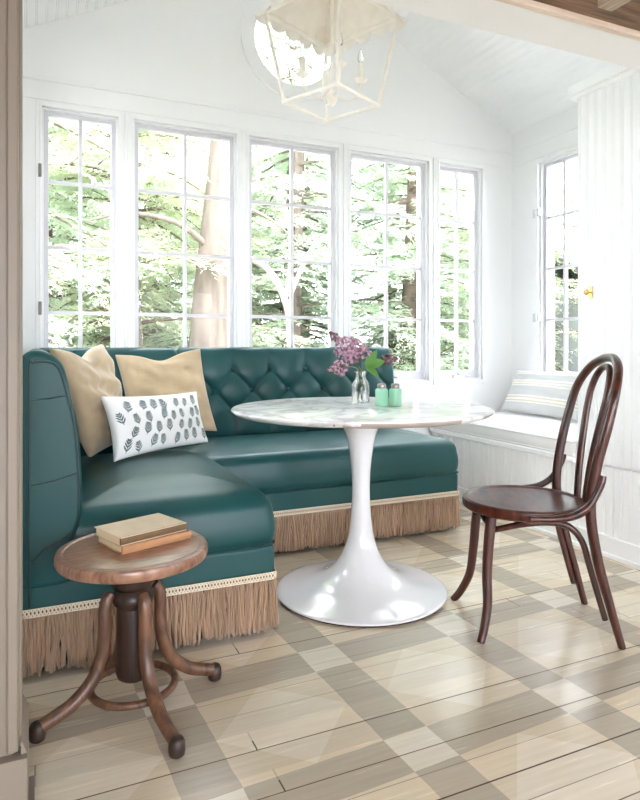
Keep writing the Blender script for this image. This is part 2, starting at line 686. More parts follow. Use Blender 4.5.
def bead_poly(u0, u1, pitch, depth=0.004, back=0.014, w=0.006):
    """cross-section of beadboard: a groove, a thin bead, a flat"""
    pts = []
    n = max(1, int(round((u1 - u0) / pitch)))
    p = (u1 - u0) / n
    for i in range(n):
        a = u0 + i * p
        pts += [(a, 0 if i else 0), (a + p - 3 * w, 0), (a + p - 2.4 * w, -depth), (a + p - 1.9 * w, -depth * 0.2), (a + p - 1.3 * w, -depth * 0.2), (a + p - 0.7 * w, -depth)]
    pts.append((u1, 0))
    pts += [(u1, -back), (u0, -back)]
    return pts


# ------------------------------------------------------------------ the setting
XL, XR = -0.27, 3.19          # nook side walls
YB = 3.66                     # back wall face
YJ0, YJ1 = 1.395, 1.545       # partition with the wide opening
ZO = 1.96                     # underside of the opening's header
RX, RZ, SL = 1.46, 3.43, 0.5  # ridge and slope of the ceiling
ZBAND = 2.43
XCAB = 2.47                   # face of cabinet and bench


def ceil_z(x):
    return RZ - SL * abs(x - RX)


mb = MB()
mb.box(-2.6, 4.2, -2.6, YB + 0.14, -0.06, 0.0)
obj('floor', mb, FLOOR, kind='structure')

WZ0, WZ1 = 0.762, 2.272
WINS = [(0.022, 0.409), (0.492, 1.092), (1.166, 1.768), (1.853, 2.457), (2.548, 2.915)]
WT = 0.14
mb = MB()
holed_wall(mb, [XL - 0.14, XR + 0.14], [0.0, ZBAND], [(a, b, WZ0, WZ1) for a, b in WINS], lambda u, z, w: (u, YB + w * WT, z))
# gable with the round window
OX, OZ, OR = 1.466, 2.891, 0.285
corners = [(XL - 0.14, ZBAND), (XR + 0.14, ZBAND), (XR + 0.14, ceil_z(XR) - 0.02), (RX, RZ + 0.05), (XL - 0.14, ceil_z(XL) - 0.02)]
corners = [(x, z + (0.1 if z > ZBAND else 0)) for x, z in corners]


def ray_poly(a):
    d = (cos(a), sin(a))
    best = None
    for (x1, z1), (x2, z2) in zip(corners, corners[1:] + corners[:1]):
        ex, ez = x2 - x1, z2 - z1
        den = d[0] * ez - d[1] * ex
        if abs(den) < 1e-9:
            continue
        t = ((x1 - OX) * ez - (z1 - OZ) * ex) / den
        s = ((x1 - OX) * d[1] - (z1 - OZ) * d[0]) / den
        if t > 0 and -1e-6 <= s <= 1 + 1e-6 and (best is None or t < best):
            best = t
    return (OX + d[0] * best, OZ + d[1] * best)


angs = sorted([2 * pi * i / 64 for i in range(64)] + [math.atan2(z - OZ, x - OX) % (2 * pi) for x, z in corners])
n = len(angs)
vs = []
for a in angs:
    q = ray_poly(a)
    i_ = (OX + OR * cos(a), OZ + OR * sin(a))
    vs += [(q[0], YB, q[1]), (i_[0], YB, i_[1]), (i_[0], YB + WT, i_[1]), (q[0], YB + WT, q[1])]
fs = []
for i in range(n):
    j = (i + 1) % n
    for k in range(4):
        k2 = (k + 1) % 4
        fs.append((i * 4 + k, j * 4 + k, j * 4 + k2, i * 4 + k2))
mb.add(vs, fs)
obj('wall_back', mb, WHITE_WALL, kind='structure')

# right and left nook walls, one window each; the left unseen, sized for light
SIDE_WIN = (3.005, 3.379)
mb = MB()
holed_wall(mb, [YJ1 - 0.15, YB], [0.0, 2.72], [(SIDE_WIN[0], SIDE_WIN[1], WZ0, WZ1)], lambda u, z, w: (XR + w * WT, u, z))
obj('wall_right', mb, WHITE_WALL, kind='structure')
mb = MB()
LWIN = (2.62, 3.22)
holed_wall(mb, [YJ1, YB], [0.0, 2.72], [(LWIN[0], LWIN[1], WZ0, WZ1)], lambda u, z, w: (XL - w * WT, u, z))
obj('wall_left', mb, WHITE_WALL, kind='structure')

# partition in front: left pier and header over the opening
XJ = -0.03
mb = MB()
mb.box(-2.6, XJ, YJ0, YJ1, 0, ZO)
mb.box(-2.6, 4.2, YJ0, YJ1, ZO, 2.06)
mb.box(XCAB + 0.0, 4.2, YJ0, YJ1, 0, ZO)
obj('wall_front', mb, WHITE_WALL, kind='structure')
mb = MB()
mb.box(XL - 0.14, XR + 0.14, YJ1 - 0.06, YJ1, 2.06, 3.55)
obj('wall_gable_front', mb, WHITE_WALL, kind='structure')
# casing with its shade put into the colour, on the room side of the pier
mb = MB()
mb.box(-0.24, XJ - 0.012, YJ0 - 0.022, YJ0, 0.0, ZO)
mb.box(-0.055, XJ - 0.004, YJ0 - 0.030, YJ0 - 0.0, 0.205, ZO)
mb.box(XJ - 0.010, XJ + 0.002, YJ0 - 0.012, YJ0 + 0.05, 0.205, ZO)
obj('trim_1', mb, SHADED_WHITE, kind='structure', bevel=0.004)
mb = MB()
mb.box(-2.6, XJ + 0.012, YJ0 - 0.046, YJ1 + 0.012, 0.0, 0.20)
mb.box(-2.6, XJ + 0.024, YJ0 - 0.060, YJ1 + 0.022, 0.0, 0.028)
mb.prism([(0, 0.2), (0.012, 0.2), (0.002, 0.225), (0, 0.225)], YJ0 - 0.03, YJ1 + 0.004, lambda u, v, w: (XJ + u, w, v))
obj('baseboard_front', mb, SHADED_WHITE, kind='structure', bevel=0.004)
# raw pine strip along the header, old plank ceiling of the room in front
mb = MB()
mb.box(-2.6, 4.2, YJ0 - 0.022, YJ0, ZO - 0.003, ZO + 0.014)
obj('trim_2', mb, RAWWOOD, kind='structure', bevel=0.002)
mb = MB()
y = YJ0 - 0.001
k = 0
while y > -2.6:
    mb.box(-2.6, 4.2, y - 0.148, y - 0.002, 1.974 + 0.003 * (k % 2), 2.03)
    y -= 0.15
    k += 1
obj('ceiling_front', mb, OLDWOOD, kind='structure')
for i, jx in enumerate((-1.2, -0.25, 0.65, 1.405, 2.35, 3.2)):
    mb = MB()
    mb.box(jx - 0.0, jx + 0.055, -2.6, YJ0 - 0.125, 1.930, 1.976)
    obj('trim_%d' % (3 + i), mb, OLDBEAM, kind='structure', bevel=0.004)
# room in front: walls, with unseen windows added behind and at right for light
mb = MB()
holed_wall(mb, [-2.6, 4.2], [0, 2.06], [(-1.3, 0.4, 0.5, 1.85), (1.2, 2.6, 0.5, 1.85)], lambda u, z, w: (u, -2.6 - w * 0.1, z))
obj('wall_behind', mb, WHITE_WALL, kind='structure')
mb = MB()
holed_wall(mb, [-2.6, YJ0], [0, 2.06], [(-1.6, -0.6, 0.7, 1.8)], lambda u, z, w: (4.2 + w * 0.1, u, z))
obj('wall_side', mb, WHITE_WALL, kind='structure')
mb = MB()
mb.box(-2.7, -2.6, -2.6, YJ1, 0, 2.06)
obj('wall_far_side', mb, WHITE_WALL, kind='structure')

# sloped beadboard ceiling of the nook
mb = MB()
for sg in (-1, 1):
    half = (XR - RX + 0.14)
    ln = half * math.sqrt(1 + SL * SL)
    ca, sa = 1 / math.sqrt(1 + SL * SL), SL / math.sqrt(1 + SL * SL)
    poly = bead_poly(0, ln, 0.055, depth=0.0035, back=0.03)

    def mp(u, v, w, sg=sg):
        return (RX + sg * (u * ca - v * -sa * 0) - sg * v * sa * 0, w, RZ - u * sa - v)
    mb.prism(poly, YJ1 - 0.06, YB + 0.14, mp)
obj('ceiling', mb, WHITE, kind='structure')

# band moulding, corner boards, casings on the back wall
mb = MB()
mb.box(XL, XR, YB - 0.016, YB, ZBAND - 0.022, ZBAND + 0.004)
mb.box(XL, XR, YB - 0.008, YB, ZBAND - 0.122, ZBAND - 0.02)
obj('trim_9', mb, WHITE, kind='structure', bevel=0.003)
mb = MB()
mb.box(XR - 0.016, XR, YJ1, YB - 0.016, ZBAND - 0.022, ZBAND + 0.004)
mb.box(XR - 0.008, XR, YJ1, YB - 0.008, ZBAND - 0.122, ZBAND - 0.02)
obj('trim_10', mb, WHITE, kind='structure', bevel=0.003)
mb = MB()
mb.box(XL, XR, YB - 0.014, YB, 0, 0.12)
obj('baseboard_back', mb, WHITE, kind='structure', bevel=0.003)


def frame_boxes(mb, a, b, z0, z1, w, d0, d1, mp):
    """a rectangular frame of four bars; mp(u, depth, z)"""
    for (u0, u1, c, d) in ((a, a + w, z0, z1), (b - w, b, z0, z1), (a + w, b - w, z0, z0 + w), (a + w, b - w, z1 - w, z1)):
        p = [mp(u, dd, z) for z in (c, d) for dd in (d0, d1) for u in (u0, u1)]
        mb.add(p, [(0, 2, 3, 1), (4, 5, 7, 6), (0, 1, 5, 4), (2, 6, 7, 3), (0, 4, 6, 2), (1, 3, 7, 5)])


def bar(mb, u0, u1, d0, d1, z0, z1, mp):
    p = [mp(u, dd, z) for z in (z0, z1) for dd in (d0, d1) for u in (u0, u1)]
    mb.add(p, [(0, 2, 3, 1), (4, 5, 7, 6), (0, 1, 5, 4), (2, 6, 7, 3), (0, 4, 6, 2), (1, 3, 7, 5)])


def make_window(no, a, b, mp, origin, crank=None, hinge_side=None, hinge_mat=SASH):
    w = setting('window_%d' % no, origin)
    z0, z1 = WZ0, WZ1
    m1 = MB()     # casing bead round the opening, on the wall face (depth < 0 is into the room)
    frame_boxes(m1, a - 0.032, b + 0.032, z0 - 0.032, z1 + 0.032, 0.032, -0.008, 0.0, mp)
    frame_boxes(m1, a - 0.014, b + 0.014, z0 - 0.014, z1 + 0.014, 0.014, -0.016, 0.0, mp)
    obj('casing', m1, WHITE, w, bevel=0.002)
    m2 = MB()
    frame_boxes(m2, a + 0.001, b - 0.001, z0 + 0.001, z1 - 0.001, 0.008, 0.008, 0.13, mp)
    obj('frame', m2, WHITE, w)
    m3 = MB()
    sw, rb, rt = 0.025, 0.058, 0.022
    A, B, C, D = a + 0.008, b - 0.008, z0 + 0.008, z1 - 0.008
    bar(m3, A, A + sw, 0.034, 0.072, C, D, mp)
    bar(m3, B - sw, B, 0.034, 0.072, C, D, mp)
    bar(m3, A + sw, B - sw, 0.034, 0.072, C, C + rb, mp)
    bar(m3, A + sw, B - sw, 0.034, 0.072, D - rt, D, mp)
    obj('sash', m3, SASH, w, bevel=0.003)
    m4 = MB()
    gu0, gu1, gz0, gz1 = A + sw, B - sw, C + rb, D - rt
    um = (gu0 + gu1) / 2
    bar(m4, um - 0.0095, um + 0.0095, 0.040, 0.064, gz0, gz1, mp)
    for i in (1, 2, 3):
        zz = gz0 + (gz1 - gz0) * i / 4
        bar(m4, gu0, gu1, 0.042, 0.062, zz - 0.0095, zz + 0.0095, mp)
    obj('muntin', m4, SASH, w)
    m5 = MB()
    bar(m5, gu0, gu1, 0.051, 0.054, gz0, gz1, mp)
    obj('glass', m5, GLASS, w)
    if crank is not None:
        m6 = MB()
        bar(m6, crank - 0.045, crank + 0.045, 0.012, 0.045, z0 + 0.014, z0 + 0.034, mp)
        bar(m6, crank - 0.012, crank + 0.012, -0.004, 0.03, z0 + 0.030, z0 + 0.046, mp)
        m6.tube([mp(crank, 0.0, z0 + 0.040), mp(crank + 0.02, -0.014, z0 + 0.037), mp(crank + 0.07, -0.016, z0 + 0.026)], 0.005, 8)
        obj('crank', m6, STEEL if no == 4 else WHITE, w, bevel=0.002)
    if hinge_side is not None:
        for zc in (1.20, 1.93):
            m7 = MB()
            if hinge_mat is SASH:
                s = 1 if hinge_side > (a + b) / 2 else -1
                bar(m7, hinge_side + s * 0.026, hinge_side + s * 0.055, -0.014, -0.004, zc - 0.03, zc + 0.03, mp)
                bar(m7, hinge_side - s * 0.012, hinge_side + s * 0.006, -0.024, 0.012, zc - 0.026, zc + 0.026, mp)
            else:
                bar(m7, hinge_side - 0.012, hinge_side + 0.004, -0.020, 0.01, zc - 0.035, zc + 0.035, mp)
            obj('hinge', m7, hinge_mat, w, bevel=0.002)
    return w


mpb = lambda u, d, z: (u, YB + d, z)
for i, (a, b) in enumerate(WINS):
    make_window(i + 1, a, b, mpb, ((a + b) / 2, YB, WZ0), crank={3: 2.13, 4: 2.73}.get(i), hinge_side=a - 0.006 if i == 0 else None, hinge_mat=HINGE)
make_window(6, SIDE_WIN[0], SIDE_WIN[1], lambda u, d, z: (XR + d, u, z), (XR, 3.2, WZ0), hinge_side=SIDE_WIN[1] - 0.004)
make_window(7, LWIN[0], LWIN[1], lambda u, d, z: (XL - d, u, z), (XL, 2.65, WZ0))
# round window in the gable
w8 = setting('window_8', (OX, YB, OZ))
mb = MB()


def ring(mb, r0, r1, y0, y1, n=72):
    vs = []
    for j in range(n):
        a = 2 * pi * j / n
        for r, y in ((r0, y0), (r1, y0), (r1, y1), (r0, y1)):
            vs.append((OX + r * cos(a), y, OZ + r * sin(a)))
    fs = []
    for j in range(n):
        j2 = (j + 1) % n
        for k in range(4):
            k2 = (k + 1) % 4
            fs.append((j * 4 + k, j2 * 4 + k, j2 * 4 + k2, j * 4 + k2))
    mb.add(vs, fs)


ring(mb, 0.27, 0.345, YB - 0.014, YB)
ring(mb, 0.335, 0.352, YB - 0.022, YB)
obj('casing', mb, WHITE, w8, smooth=40)
mb = MB()
ring(mb, 0.262, 0.284, YB, YB + 0.10)
obj('frame', mb, SASH, w8, smooth=40)
mb = MB()
mb.prism([(0.263 * cos(2 * pi * j / 64), 0.263 * sin(2 * pi * j / 64)) for j in range(64)], YB + 0.06, YB + 0.064, lambda u, v, w: (OX + u, w, OZ + v))
obj('glass', mb, GLASS, w8)
# mullion beads between the windows
mb = MB()
for i in range(4):
    xc = (WINS[i][1] + WINS[i + 1][0]) / 2
    mb.box(xc - 0.008, xc + 0.008, YB - 0.014, YB, WZ0 - 0.03, WZ1 + 0.03)
obj('trim_11', mb, WHITE, kind='structure', bevel=0.004)

# ------------------------------------------------------------------ built-in cabinet at the right
cab = thing('built_in_cabinet', 'tall white beadboard built-in cabinet with a small brass knob, right of the window bench', 'cabinet', (2.8, 1.95, 0))
Y0C, Y1C = YJ1 + 0.001, 2.363
mb = MB()
mb.box(XCAB + 0.016, XR - 0.04, Y0C, Y1C, 0.0, 2.255)
obj('body', mb, WHITE, cab, bevel=0.003)
mb = MB()
mb.prism(bead_poly(Y0C, Y1C - 0.012, 0.0505), 0.434, 2.238, lambda u, v, w: (XCAB - v, u, w))
dr = obj('door', mb, WHITE, cab, smooth=20)
mb = MB()
yk, zk = 2.27, 1.262
mb.prism([(-0.009, -0.03), (0.009, -0.03), (0.012, -0.012), (0.009, 0), (0.012, 0.012), (0.009, 0.03), (-0.009, 0.03), (-0.012, 0.012), (-0.009, 0), (-0.012, -0.012)], XCAB - 0.004, XCAB + 0.001, lambda u, v, w: (w, yk + u, zk + v))
M_ = Matrix.Translation((XCAB - 0.003, yk, zk)) @ Matrix.Rotation(-pi / 2, 4, 'Y')
kb = MB()
kb.lathe([(0.004, 0), (0.004, 0.014), (0.011, 0.02), (0.014, 0.027), (0.011, 0.033), (0.003, 0.035)], 20)
mb.add([M_ @ p for p in kb.v], kb.f)
obj('knob', mb, BRASS, dr, smooth=40)
mb = MB()
mb.prism(bead_poly(Y0C, Y1C, 0.0505), 0.0, 0.428, lambda u, v, w: (XCAB + 0.007 - v, u, w))
obj('lower_panel', mb, WHITE, cab, smooth=20)
mb = MB()
mb.prism([(0, 2.236), (-0.010, 2.240), (-0.016, 2.252), (-0.034, 2.256), (-0.034, 2.302), (0.02, 2.302), (0.02, 2.236)], Y0C, Y1C + 0.022, lambda u, v, w: (XCAB + u, w, v))
mb.box(XCAB + 0.02, XR - 0.04, Y0C, Y1C + 0.02, 2.255, 2.302)
obj('crown_moulding', mb, WHITE, cab)
mb = MB()
mb.box(XCAB - 0.008, XCAB + 0.012, Y0C, Y1C, 0.0, 0.098)
mb.box(XCAB - 0.020, XCAB + 0.012, Y0C, Y1C, 0.0, 0.022)
obj('plinth', mb, WHITE, cab, bevel=0.004)

# window bench
ben = thing('window_bench', 'white built-in window bench with a beadboard front, under the right-hand window', 'bench', (2.8, 3.0, 0))
mb = MB()
mb.box(XCAB + 0.016, XR - 0.002, 2.365, YB - 0.016, 0.0, 0.425)
obj('body', mb, WHITE, ben)
mb = MB()
mb.prism(bead_poly(2.365, YB - 0.016, 0.040), 0.0, 0.41, lambda u, v, w: (XCAB + 0.004 - v, u, w))
obj('front_panel', mb, WHITE, ben, smooth=20)
mb = MB()
mb.box(XCAB - 0.014, XR - 0.002, 2.365, YB - 0.016, 0.412, 0.442)
obj('seat_board', mb, WHITE, ben, bevel=0.006)
mb = MB()
mb.box(XCAB - 0.008, XCAB + 0.012, 2.365, YB - 0.016, 0.0, 0.098)
mb.box(XCAB - 0.020, XCAB + 0.012, 2.365, YB - 0.016, 0.0, 0.022)
obj('plinth', mb, WHITE, ben, bevel=0.004)


def rounded_rect(x0, x1, y0, y1, r, n=6):
    r = max(min(r, (x1 - x0) / 2 - 1e-4, (y1 - y0) / 2 - 1e-4), 1e-4)
    out = []
    for cx, cy, a0 in ((x1 - r, y1 - r, 0), (x0 + r, y1 - r, pi / 2), (x0 + r, y0 + r, pi), (x1 - r, y0 + r, 3 * pi / 2)):
        for i in range(n + 1):
            a = a0 + pi / 2 * i / n
            out.append((cx + r * cos(a), cy + r * sin(a)))
    return out


def cushion_mb(x0, x1, y0, y1, z0, z1, r, crown, rc=0.04, bulge=0.0, ins=None):
    """upholstered slab: rounded top edge, crowned top"""
    mb = MB()
    rings = [(0.0, z0)]
    for t in (0.25, 0.5, 0.75):
        rings.append((-bulge * sin(pi * t), z0 + (z1 - r - z0) * t))
    for i in range(0, 7):
        a = pi / 2 * i / 6
        rings.append((r * (1 - cos(a)), z1 - r + r * sin(a)))
    dmax = min(x1 - x0, y1 - y0) / 2 - 0.02
    for i in range(1, 7):
        d = r + (dmax - r) * i / 6
        t = (d - r) / (dmax - r)
        rings.append((d, z1 + crown * (1 - (1 - t) ** 2)))
    N = None
    vs = []
    for d, z in rings:
        rr = rounded_rect(x0 + d, x1 - d, y0 + d, y1 - d, max(rc - d * 0.3, 0.012))
        N = len(rr)
        vs += [(px, py, z) for px, py in rr]
    fs = []
    k = len(rings)
    for i in range(k - 1):
        for j in range(N):
            j2 = (j + 1) % N
            fs.append((i * N + j, i * N + j2, (i + 1) * N + j2, (i + 1) * N + j))
    fs.append(tuple(range(N - 1, -1, -1)))
    fs.append(tuple((k - 1) * N + j for j in range(N)))
    mb.add(vs, fs)
    return mb


bc = thing('bench_cushion', 'long pale grey seat cushion lying on the white window bench', 'cushion', (2.8, 3.0, 0.442))
obj('pad', cushion_mb(XCAB - 0.008, XR - 0.02, 2.372, YB - 0.03, 0.443, 0.528, 0.02, 0.012, rc=0.02, bulge=0.004), BENCHCLOTH, bc, smooth=60)
mb = MB()
for z in (0.452, 0.516):
    mb.tube([(x, y, z) for x, y in rounded_rect(XCAB - 0.009, XR - 0.019, 2.371, YB - 0.029, 0.02)], 0.004, 6, closed=True)
obj('piping', mb, BENCHCLOTH, bc, smooth=60)

# ------------------------------------------------------------------ banquette sofa
sofa = thing('banquette_sofa', 'teal leather L-shaped corner banquette with a buttoned back and tan fringe, under the windows', 'sofa', (0.8, 2.9, 0))
SX0, SX1 = -0.055, 0.762      # short wing
SY0, SYB = 2.065, 3.615
LX1, LY0 = 2.095, 2.813       # long wing
ZG = 0.215                    # gimp line
ZS = 0.312                    # seat seam
obj('seat_cushion', cushion_mb(0.06, SX1, SY0, LY0 + 0.30, ZS, 0.498, 0.085, 0.040, rc=0.05, bulge=0.008), LEATHER, sofa, smooth=80)
obj('seat_cushion', cushion_mb(0.50, LX1, LY0, 3.50, ZS, 0.490, 0.060, 0.030, rc=0.045, bulge=0.008), LEATHER, sofa, smooth=80)
mb = MB()
L_out = [(SX0, SYB), (SX0, SY0 + 0.004), (SX1 - 0.004, SY0 + 0.004), (SX1 - 0.004, LY0 + 0.004), (LX1 - 0.004, LY0 + 0.004), (LX1 - 0.004, SYB)]
mb.prism(L_out, 0.19, ZS, lambda u, v, w: (u, v, w))
obj('apron', mb, LEATHER, sofa, bevel=0.018, seg=3)
mb = MB()
ins = 0.06
mb.prism([(SX0 + ins, SYB - ins), (SX0 + ins, SY0 + ins), (SX1 - ins, SY0 + ins), (SX1 - ins, LY0 + ins), (LX1 - ins, LY0 + ins), (LX1 - ins, SYB - ins)], 0.001, 0.20, lambda u, v, w: (u, v, w))
obj('plinth', mb, DARK, sofa)  # dark block stands in for the shade behind the fringe


def corner_path(pts, r, n=6):
    """round the corners of an open polyline in plan"""
    P = [Vector((p[0], p[1], 0)) for p in pts]
    out = [P[0]]
    for a, b, c in zip(P[:-2], P[1:-1], P[2:]):
        d1 = (a - b).normalized()
        d2 = (c - b).normalized()
        p1, p2 = b + d1 * r, b + d2 * r
        for i in range(n + 1):
            t = i / n
            out.append((1 - t) ** 2 * p1 + 2 * t * (1 - t) * b + t * t * p2)
    out.append(P[-1])
    return out


edge_path = corner_path(L_out, 0.02)
mb = MB()
mb.tube([(p.x, p.y, ZS + 0.001) for p in edge_path], 0.0045, 8)
obj('piping', mb, LEATHER_D, sofa, smooth=60)

# gimp braid: tan ground with two crossing cream cords
gp = resample(edge_path, 0.003)


def offset_path(P, d):
    out = []
    for i, p in enumerate(P):
        t = (P[min(i + 1, len(P) - 1)] - P[max(i - 1, 0)]).normalized()
        out.append(p + Vector((t.y, -t.x, 0)) * -d)
    return out


def outward(P, d):
    # the path runs with the sofa on its left-hand side
    out = []
    for i, p in enumerate(P):
        t = (P[min(i + 1, len(P) - 1)] - P[max(i - 1, 0)]).normalized()
        out.append(p + Vector((t.y, -t.x, 0)) * d)
    return out


SGN = 1.0
g1 = outward(gp, 0.004 * SGN)
mb = MB()
vs = []
for p in g1:
    vs += [(p.x, p.y, ZG - 0.024), (p.x, p.y, ZG)]
fs = [(2 * i, 2 * i + 2, 2 * i + 3, 2 * i + 1) for i in range(len(g1) - 1)]
o_ = len(vs)
for p in gp:
    vs += [(p.x, p.y, ZG - 0.024), (p.x, p.y, ZG)]
fs += [(o_ + 2 * i + 1, o_ + 2 * i + 3, o_ + 2 * i + 2, o_ + 2 * i) for i in range(len(gp) - 1)]
fs += [(2 * i + 1, 2 * i + 3, o_ + 2 * i + 3, o_ + 2 * i + 1) for i in range(len(gp) - 1)]
fs += [(2 * i, o_ + 2 * i, o_ + 2 * i + 2, 2 * i + 2) for i in range(len(gp) - 1)]
mb.add(vs, fs)
gim = obj('gimp_trim', mb, GIMP_B, sofa)
mb = MB()
g2 = outward(gp, 0.0065 * SGN)
for ph in (0, pi):
    mb.tube([(p.x, p.y, ZG - 0.012 + 0.0085 * sin(i * 0.003 / 0.0215 * 2 * pi + ph)) for i, p in enumerate(g2)], 0.0026, 5)
for zz in (ZG - 0.001, ZG - 0.023):
    mb.tube([(p.x, p.y, zz) for p in g2[::4]], 0.0022, 5)
obj('braid_cord', mb, GIMP, gim, smooth=60)

# fringe: two layers of yarns
mb = MB()
fp = resample(edge_path, 0.0075)
for layer in range(2):
    off = 0.004 - layer * 0.008
    P = outward(fp, off * SGN)
    cl = 0.0
    for i, p in enumerate(P):
        t = (P[min(i + 1, len(P) - 1)] - P[max(i - 1, 0)]).normalized()
        nr = Vector((t.y, -t.x, 0)) * SGN
        lean = 0.020 * noise.noise(Vector((i * 0.11, layer * 7.3, 0))) + rnd.uniform(-0.004, 0.004)
        out_ = 0.014 * noise.noise(Vector((i * 0.17, layer * 3.1, 5))) + rnd.uniform(-0.004, 0.004)
        wig = rnd.uniform(0.001, 0.0045)
        phs = rnd.uniform(0, 6.28)
        zt, zb = ZG - 0.02, 0.012 + rnd.uniform(0, 0.02)
        pts = []
        for k in range(8):
            s = k / 7
            q = p + t * (lean * s + wig * sin(phs + s * 7)) + nr * (out_ * s * s + 0.003 * s)
            pts.append((q.x, q.y, zt + (zb - zt) * s))
        r0 = rnd.uniform(0.0036, 0.0054)
        mb.tube(pts, [r0 * 0.8, r0, r0, r0 * 1.05, r0 * 0.9], 4)
fr_ = obj('fringe', mb, FRINGE, sofa, smooth=180, kind='stuff')


def sweep_profile(mb, prof, stations, mp, inset):
    """profile polygon (closed) swept along stations; inset(s) shrinks it along its normals"""
    n = len(prof)
    nor = []
    area = sum(prof[i][0] * prof[(i + 1) % n][1] - prof[(i + 1) % n][0] * prof[i][1] for i in range(n))
    sg = 1 if area > 0 else -1
    for i in range(n):
        a, b = prof[i - 1], prof[(i + 1) % n]
        t = Vector((b[0] - a[0], b[1] - a[1])).normalized()
        nor.append(Vector((t.y, -t.x)) * sg)
    vs = []
    for w in stations:
        d = inset(w)
        for p, q in zip(prof, nor):
            vs.append(mp(p[0] - q.x * d, p[1] - q.y * d, w))
    k = len(stations)
    fs = []
    for i in range(k - 1):
        for j in range(n):
            j2 = (j + 1) % n
            fs.append((i * n + j, i * n + j2, (i + 1) * n + j2, (i + 1) * n + j))
    fs.append(tuple(range(n - 1, -1, -1)))
    fs.append(tuple((k - 1) * n + j for j in range(n)))
    mb.add(vs, fs)


def edge_inset(w0, w1, r):
    def f(w):
        d = min(w - w0, w1 - w)
        if d >= r:
            return 0.0
        t = (r - max(d, 0)) / r
        return r * (1 - math.sqrt(max(0, 1 - t * t)))
    return f


def stations(w0, w1, r, step):
    out = [w0 + r * (1 - cos(pi / 2 * i / 5)) for i in range(6)]
    n = max(2, int((w1 - w0 - 2 * r) / step))
    out += [w0 + r + (w1 - w0 - 2 * r) * i / n for i in range(1, n)]
    out += [w1 - r * (1 - cos(pi / 2 * i / 5)) for i in range(5, -1, -1)]
    return out


# side backrest along the left wall
prof_l = [(-0.055, 0.27), (-0.056, 0.6), (-0.056, 0.90), (-0.050, 0.955), (-0.025, 0.983), (0.015, 0.984), (0.050, 0.966), (0.076, 0.930), (0.096, 0.838), (0.113, 0.755), (0.123, 0.640), (0.126, 0.520), (0.121, 0.455), (0.108, 0.395), (0.100, 0.33), (0.098, 0.28), (0.06, 0.27)]
prof_l = [(p.x, p.y) for p in crom([(a, b, 0) for a, b in prof_l], 5, closed=False)]
mb = MB()
sweep_profile(mb, prof_l, stations(SY0 - 0.004, 3.0, 0.022, 0.06), lambda u, v, w: (u, w, v), edge_inset(SY0 - 0.004, 3.0, 0.022))
sb_ = obj('side_backrest', mb, LEATHER, sofa, smooth=60)
mb = MB()
sweep_profile(mb, prof_l, stations(3.001, SYB, 0.012, 0.06), lambda u, v, w: (u, w, v), edge_inset(3.001, SYB, 0.012))
obj('side_backrest', mb, LEATHER, sofa, smooth=60)
# piped facing panel on its near end
pp = [(-0.022, 0.375), (-0.022, 0.65), (-0.022, 0.93), (-0.010, 0.950), (0.02, 0.953), (0.047, 0.945), (0.066, 0.915), (0.085, 0.838), (0.102, 0.755), (0.112, 0.640), (0.115, 0.520), (0.106, 0.452), (0.070, 0.415), (0.02, 0.392)]
pq = crom([(a, SY0 - 0.004, b) for a, b in pp], 6, closed=True)
mb = MB()
mb.prism([(p.x, p.z) for p in pq], SY0 - 0.007, SY0 + 0.01, lambda u, v, w: (u, w, v))
ep = obj('facing_panel', mb, LEATHER, sofa, bevel=0.002)
mb = MB()
mb.tube([(p.x, p.y - 0.002, p.z) for p in pq], 0.0042, 8, closed=True)
mb.tube([(-0.024, SY0 - 0.003, 0.225), (-0.024, SY0 - 0.003, 0.31), (-0.0235, SY0 - 0.0065, 0.375)], 0.0042, 8)
mb.tube([(-0.02, SY0 - 0.0072, 0.838), (0.03, SY0 - 0.0078, 0.842), (0.083, SY0 - 0.0072, 0.85)], 0.0022, 6)
mb.tube([(-0.02, SY0 - 0.0072, 0.585), (0.04, SY0 - 0.0078, 0.592), (0.112, SY0 - 0.0072, 0.612)], 0.0022, 6)
obj('piping', mb, LEATHER_D, ep, smooth=60)

# long backrest: plain corner panel and buttoned panel
prof_b = [(3.615, 0.30), (3.615, 0.60), (3.615, 0.93), (3.606, 0.968), (3.580, 0.988), (3.540, 0.990), (3.505, 0.972), (3.482, 0.935), (3.466, 0.87), (3.458, 0.78), (3.455, 0.66), (3.46, 0.54), (3.47, 0.45), (3.48, 0.30)]
prof_b2 = [(p.x, p.y) for p in crom([(a, b, 0) for a, b in prof_b], 6)]
mb = MB()
sweep_profile(mb, prof_b2, stations(0.0, 0.706, 0.02, 0.05), lambda u, v, w: (w, u, v), edge_inset(0.0, 0.706, 0.02))
obj('corner_backrest', mb, LEATHER, sofa, smooth=60)

TX0, TX1 = 0.709, 2.080
BDX, BX0, BZ0, BDZ = 0.2235, 1.020, 0.864, 0.119


def tuft(x, z):
    a = (x - BX0) / BDX
    b = (z - BZ0) / BDZ
    bc_ = min(0.0, max(-2.0, b))
    p, q = a - bc_ / 2, a + bc_ / 2
    s = abs(sin(pi * p) * sin(pi * q))
    puff = s ** 0.34
    if b > 0:
        t = min(1.0, b * BDZ / 0.12)
        puff = puff + (1 - puff) * t * t
    if b < -2:
        t = min(1.0, (-2 - b) * BDZ / 0.16)
        puff = puff + (1 - puff) * t * 0.6
    # end panels of the buttoned field are plain
    e = min(x - TX0, TX1 - x)
    t = min(1.0, e / 0.10)
    puff = puff * t + (1 - t) * 0.75
    # buttons
    j = round(min(0, max(-2, b)))
    sh = 0.5 if j % 2 else 0.0
    ia = round(a - sh) + sh
    r = math.hypot((a - ia) * BDX, (b - j) * BDZ)
    return puff * 0.036 - 0.012 * math.exp(-(r / 0.022) ** 2)


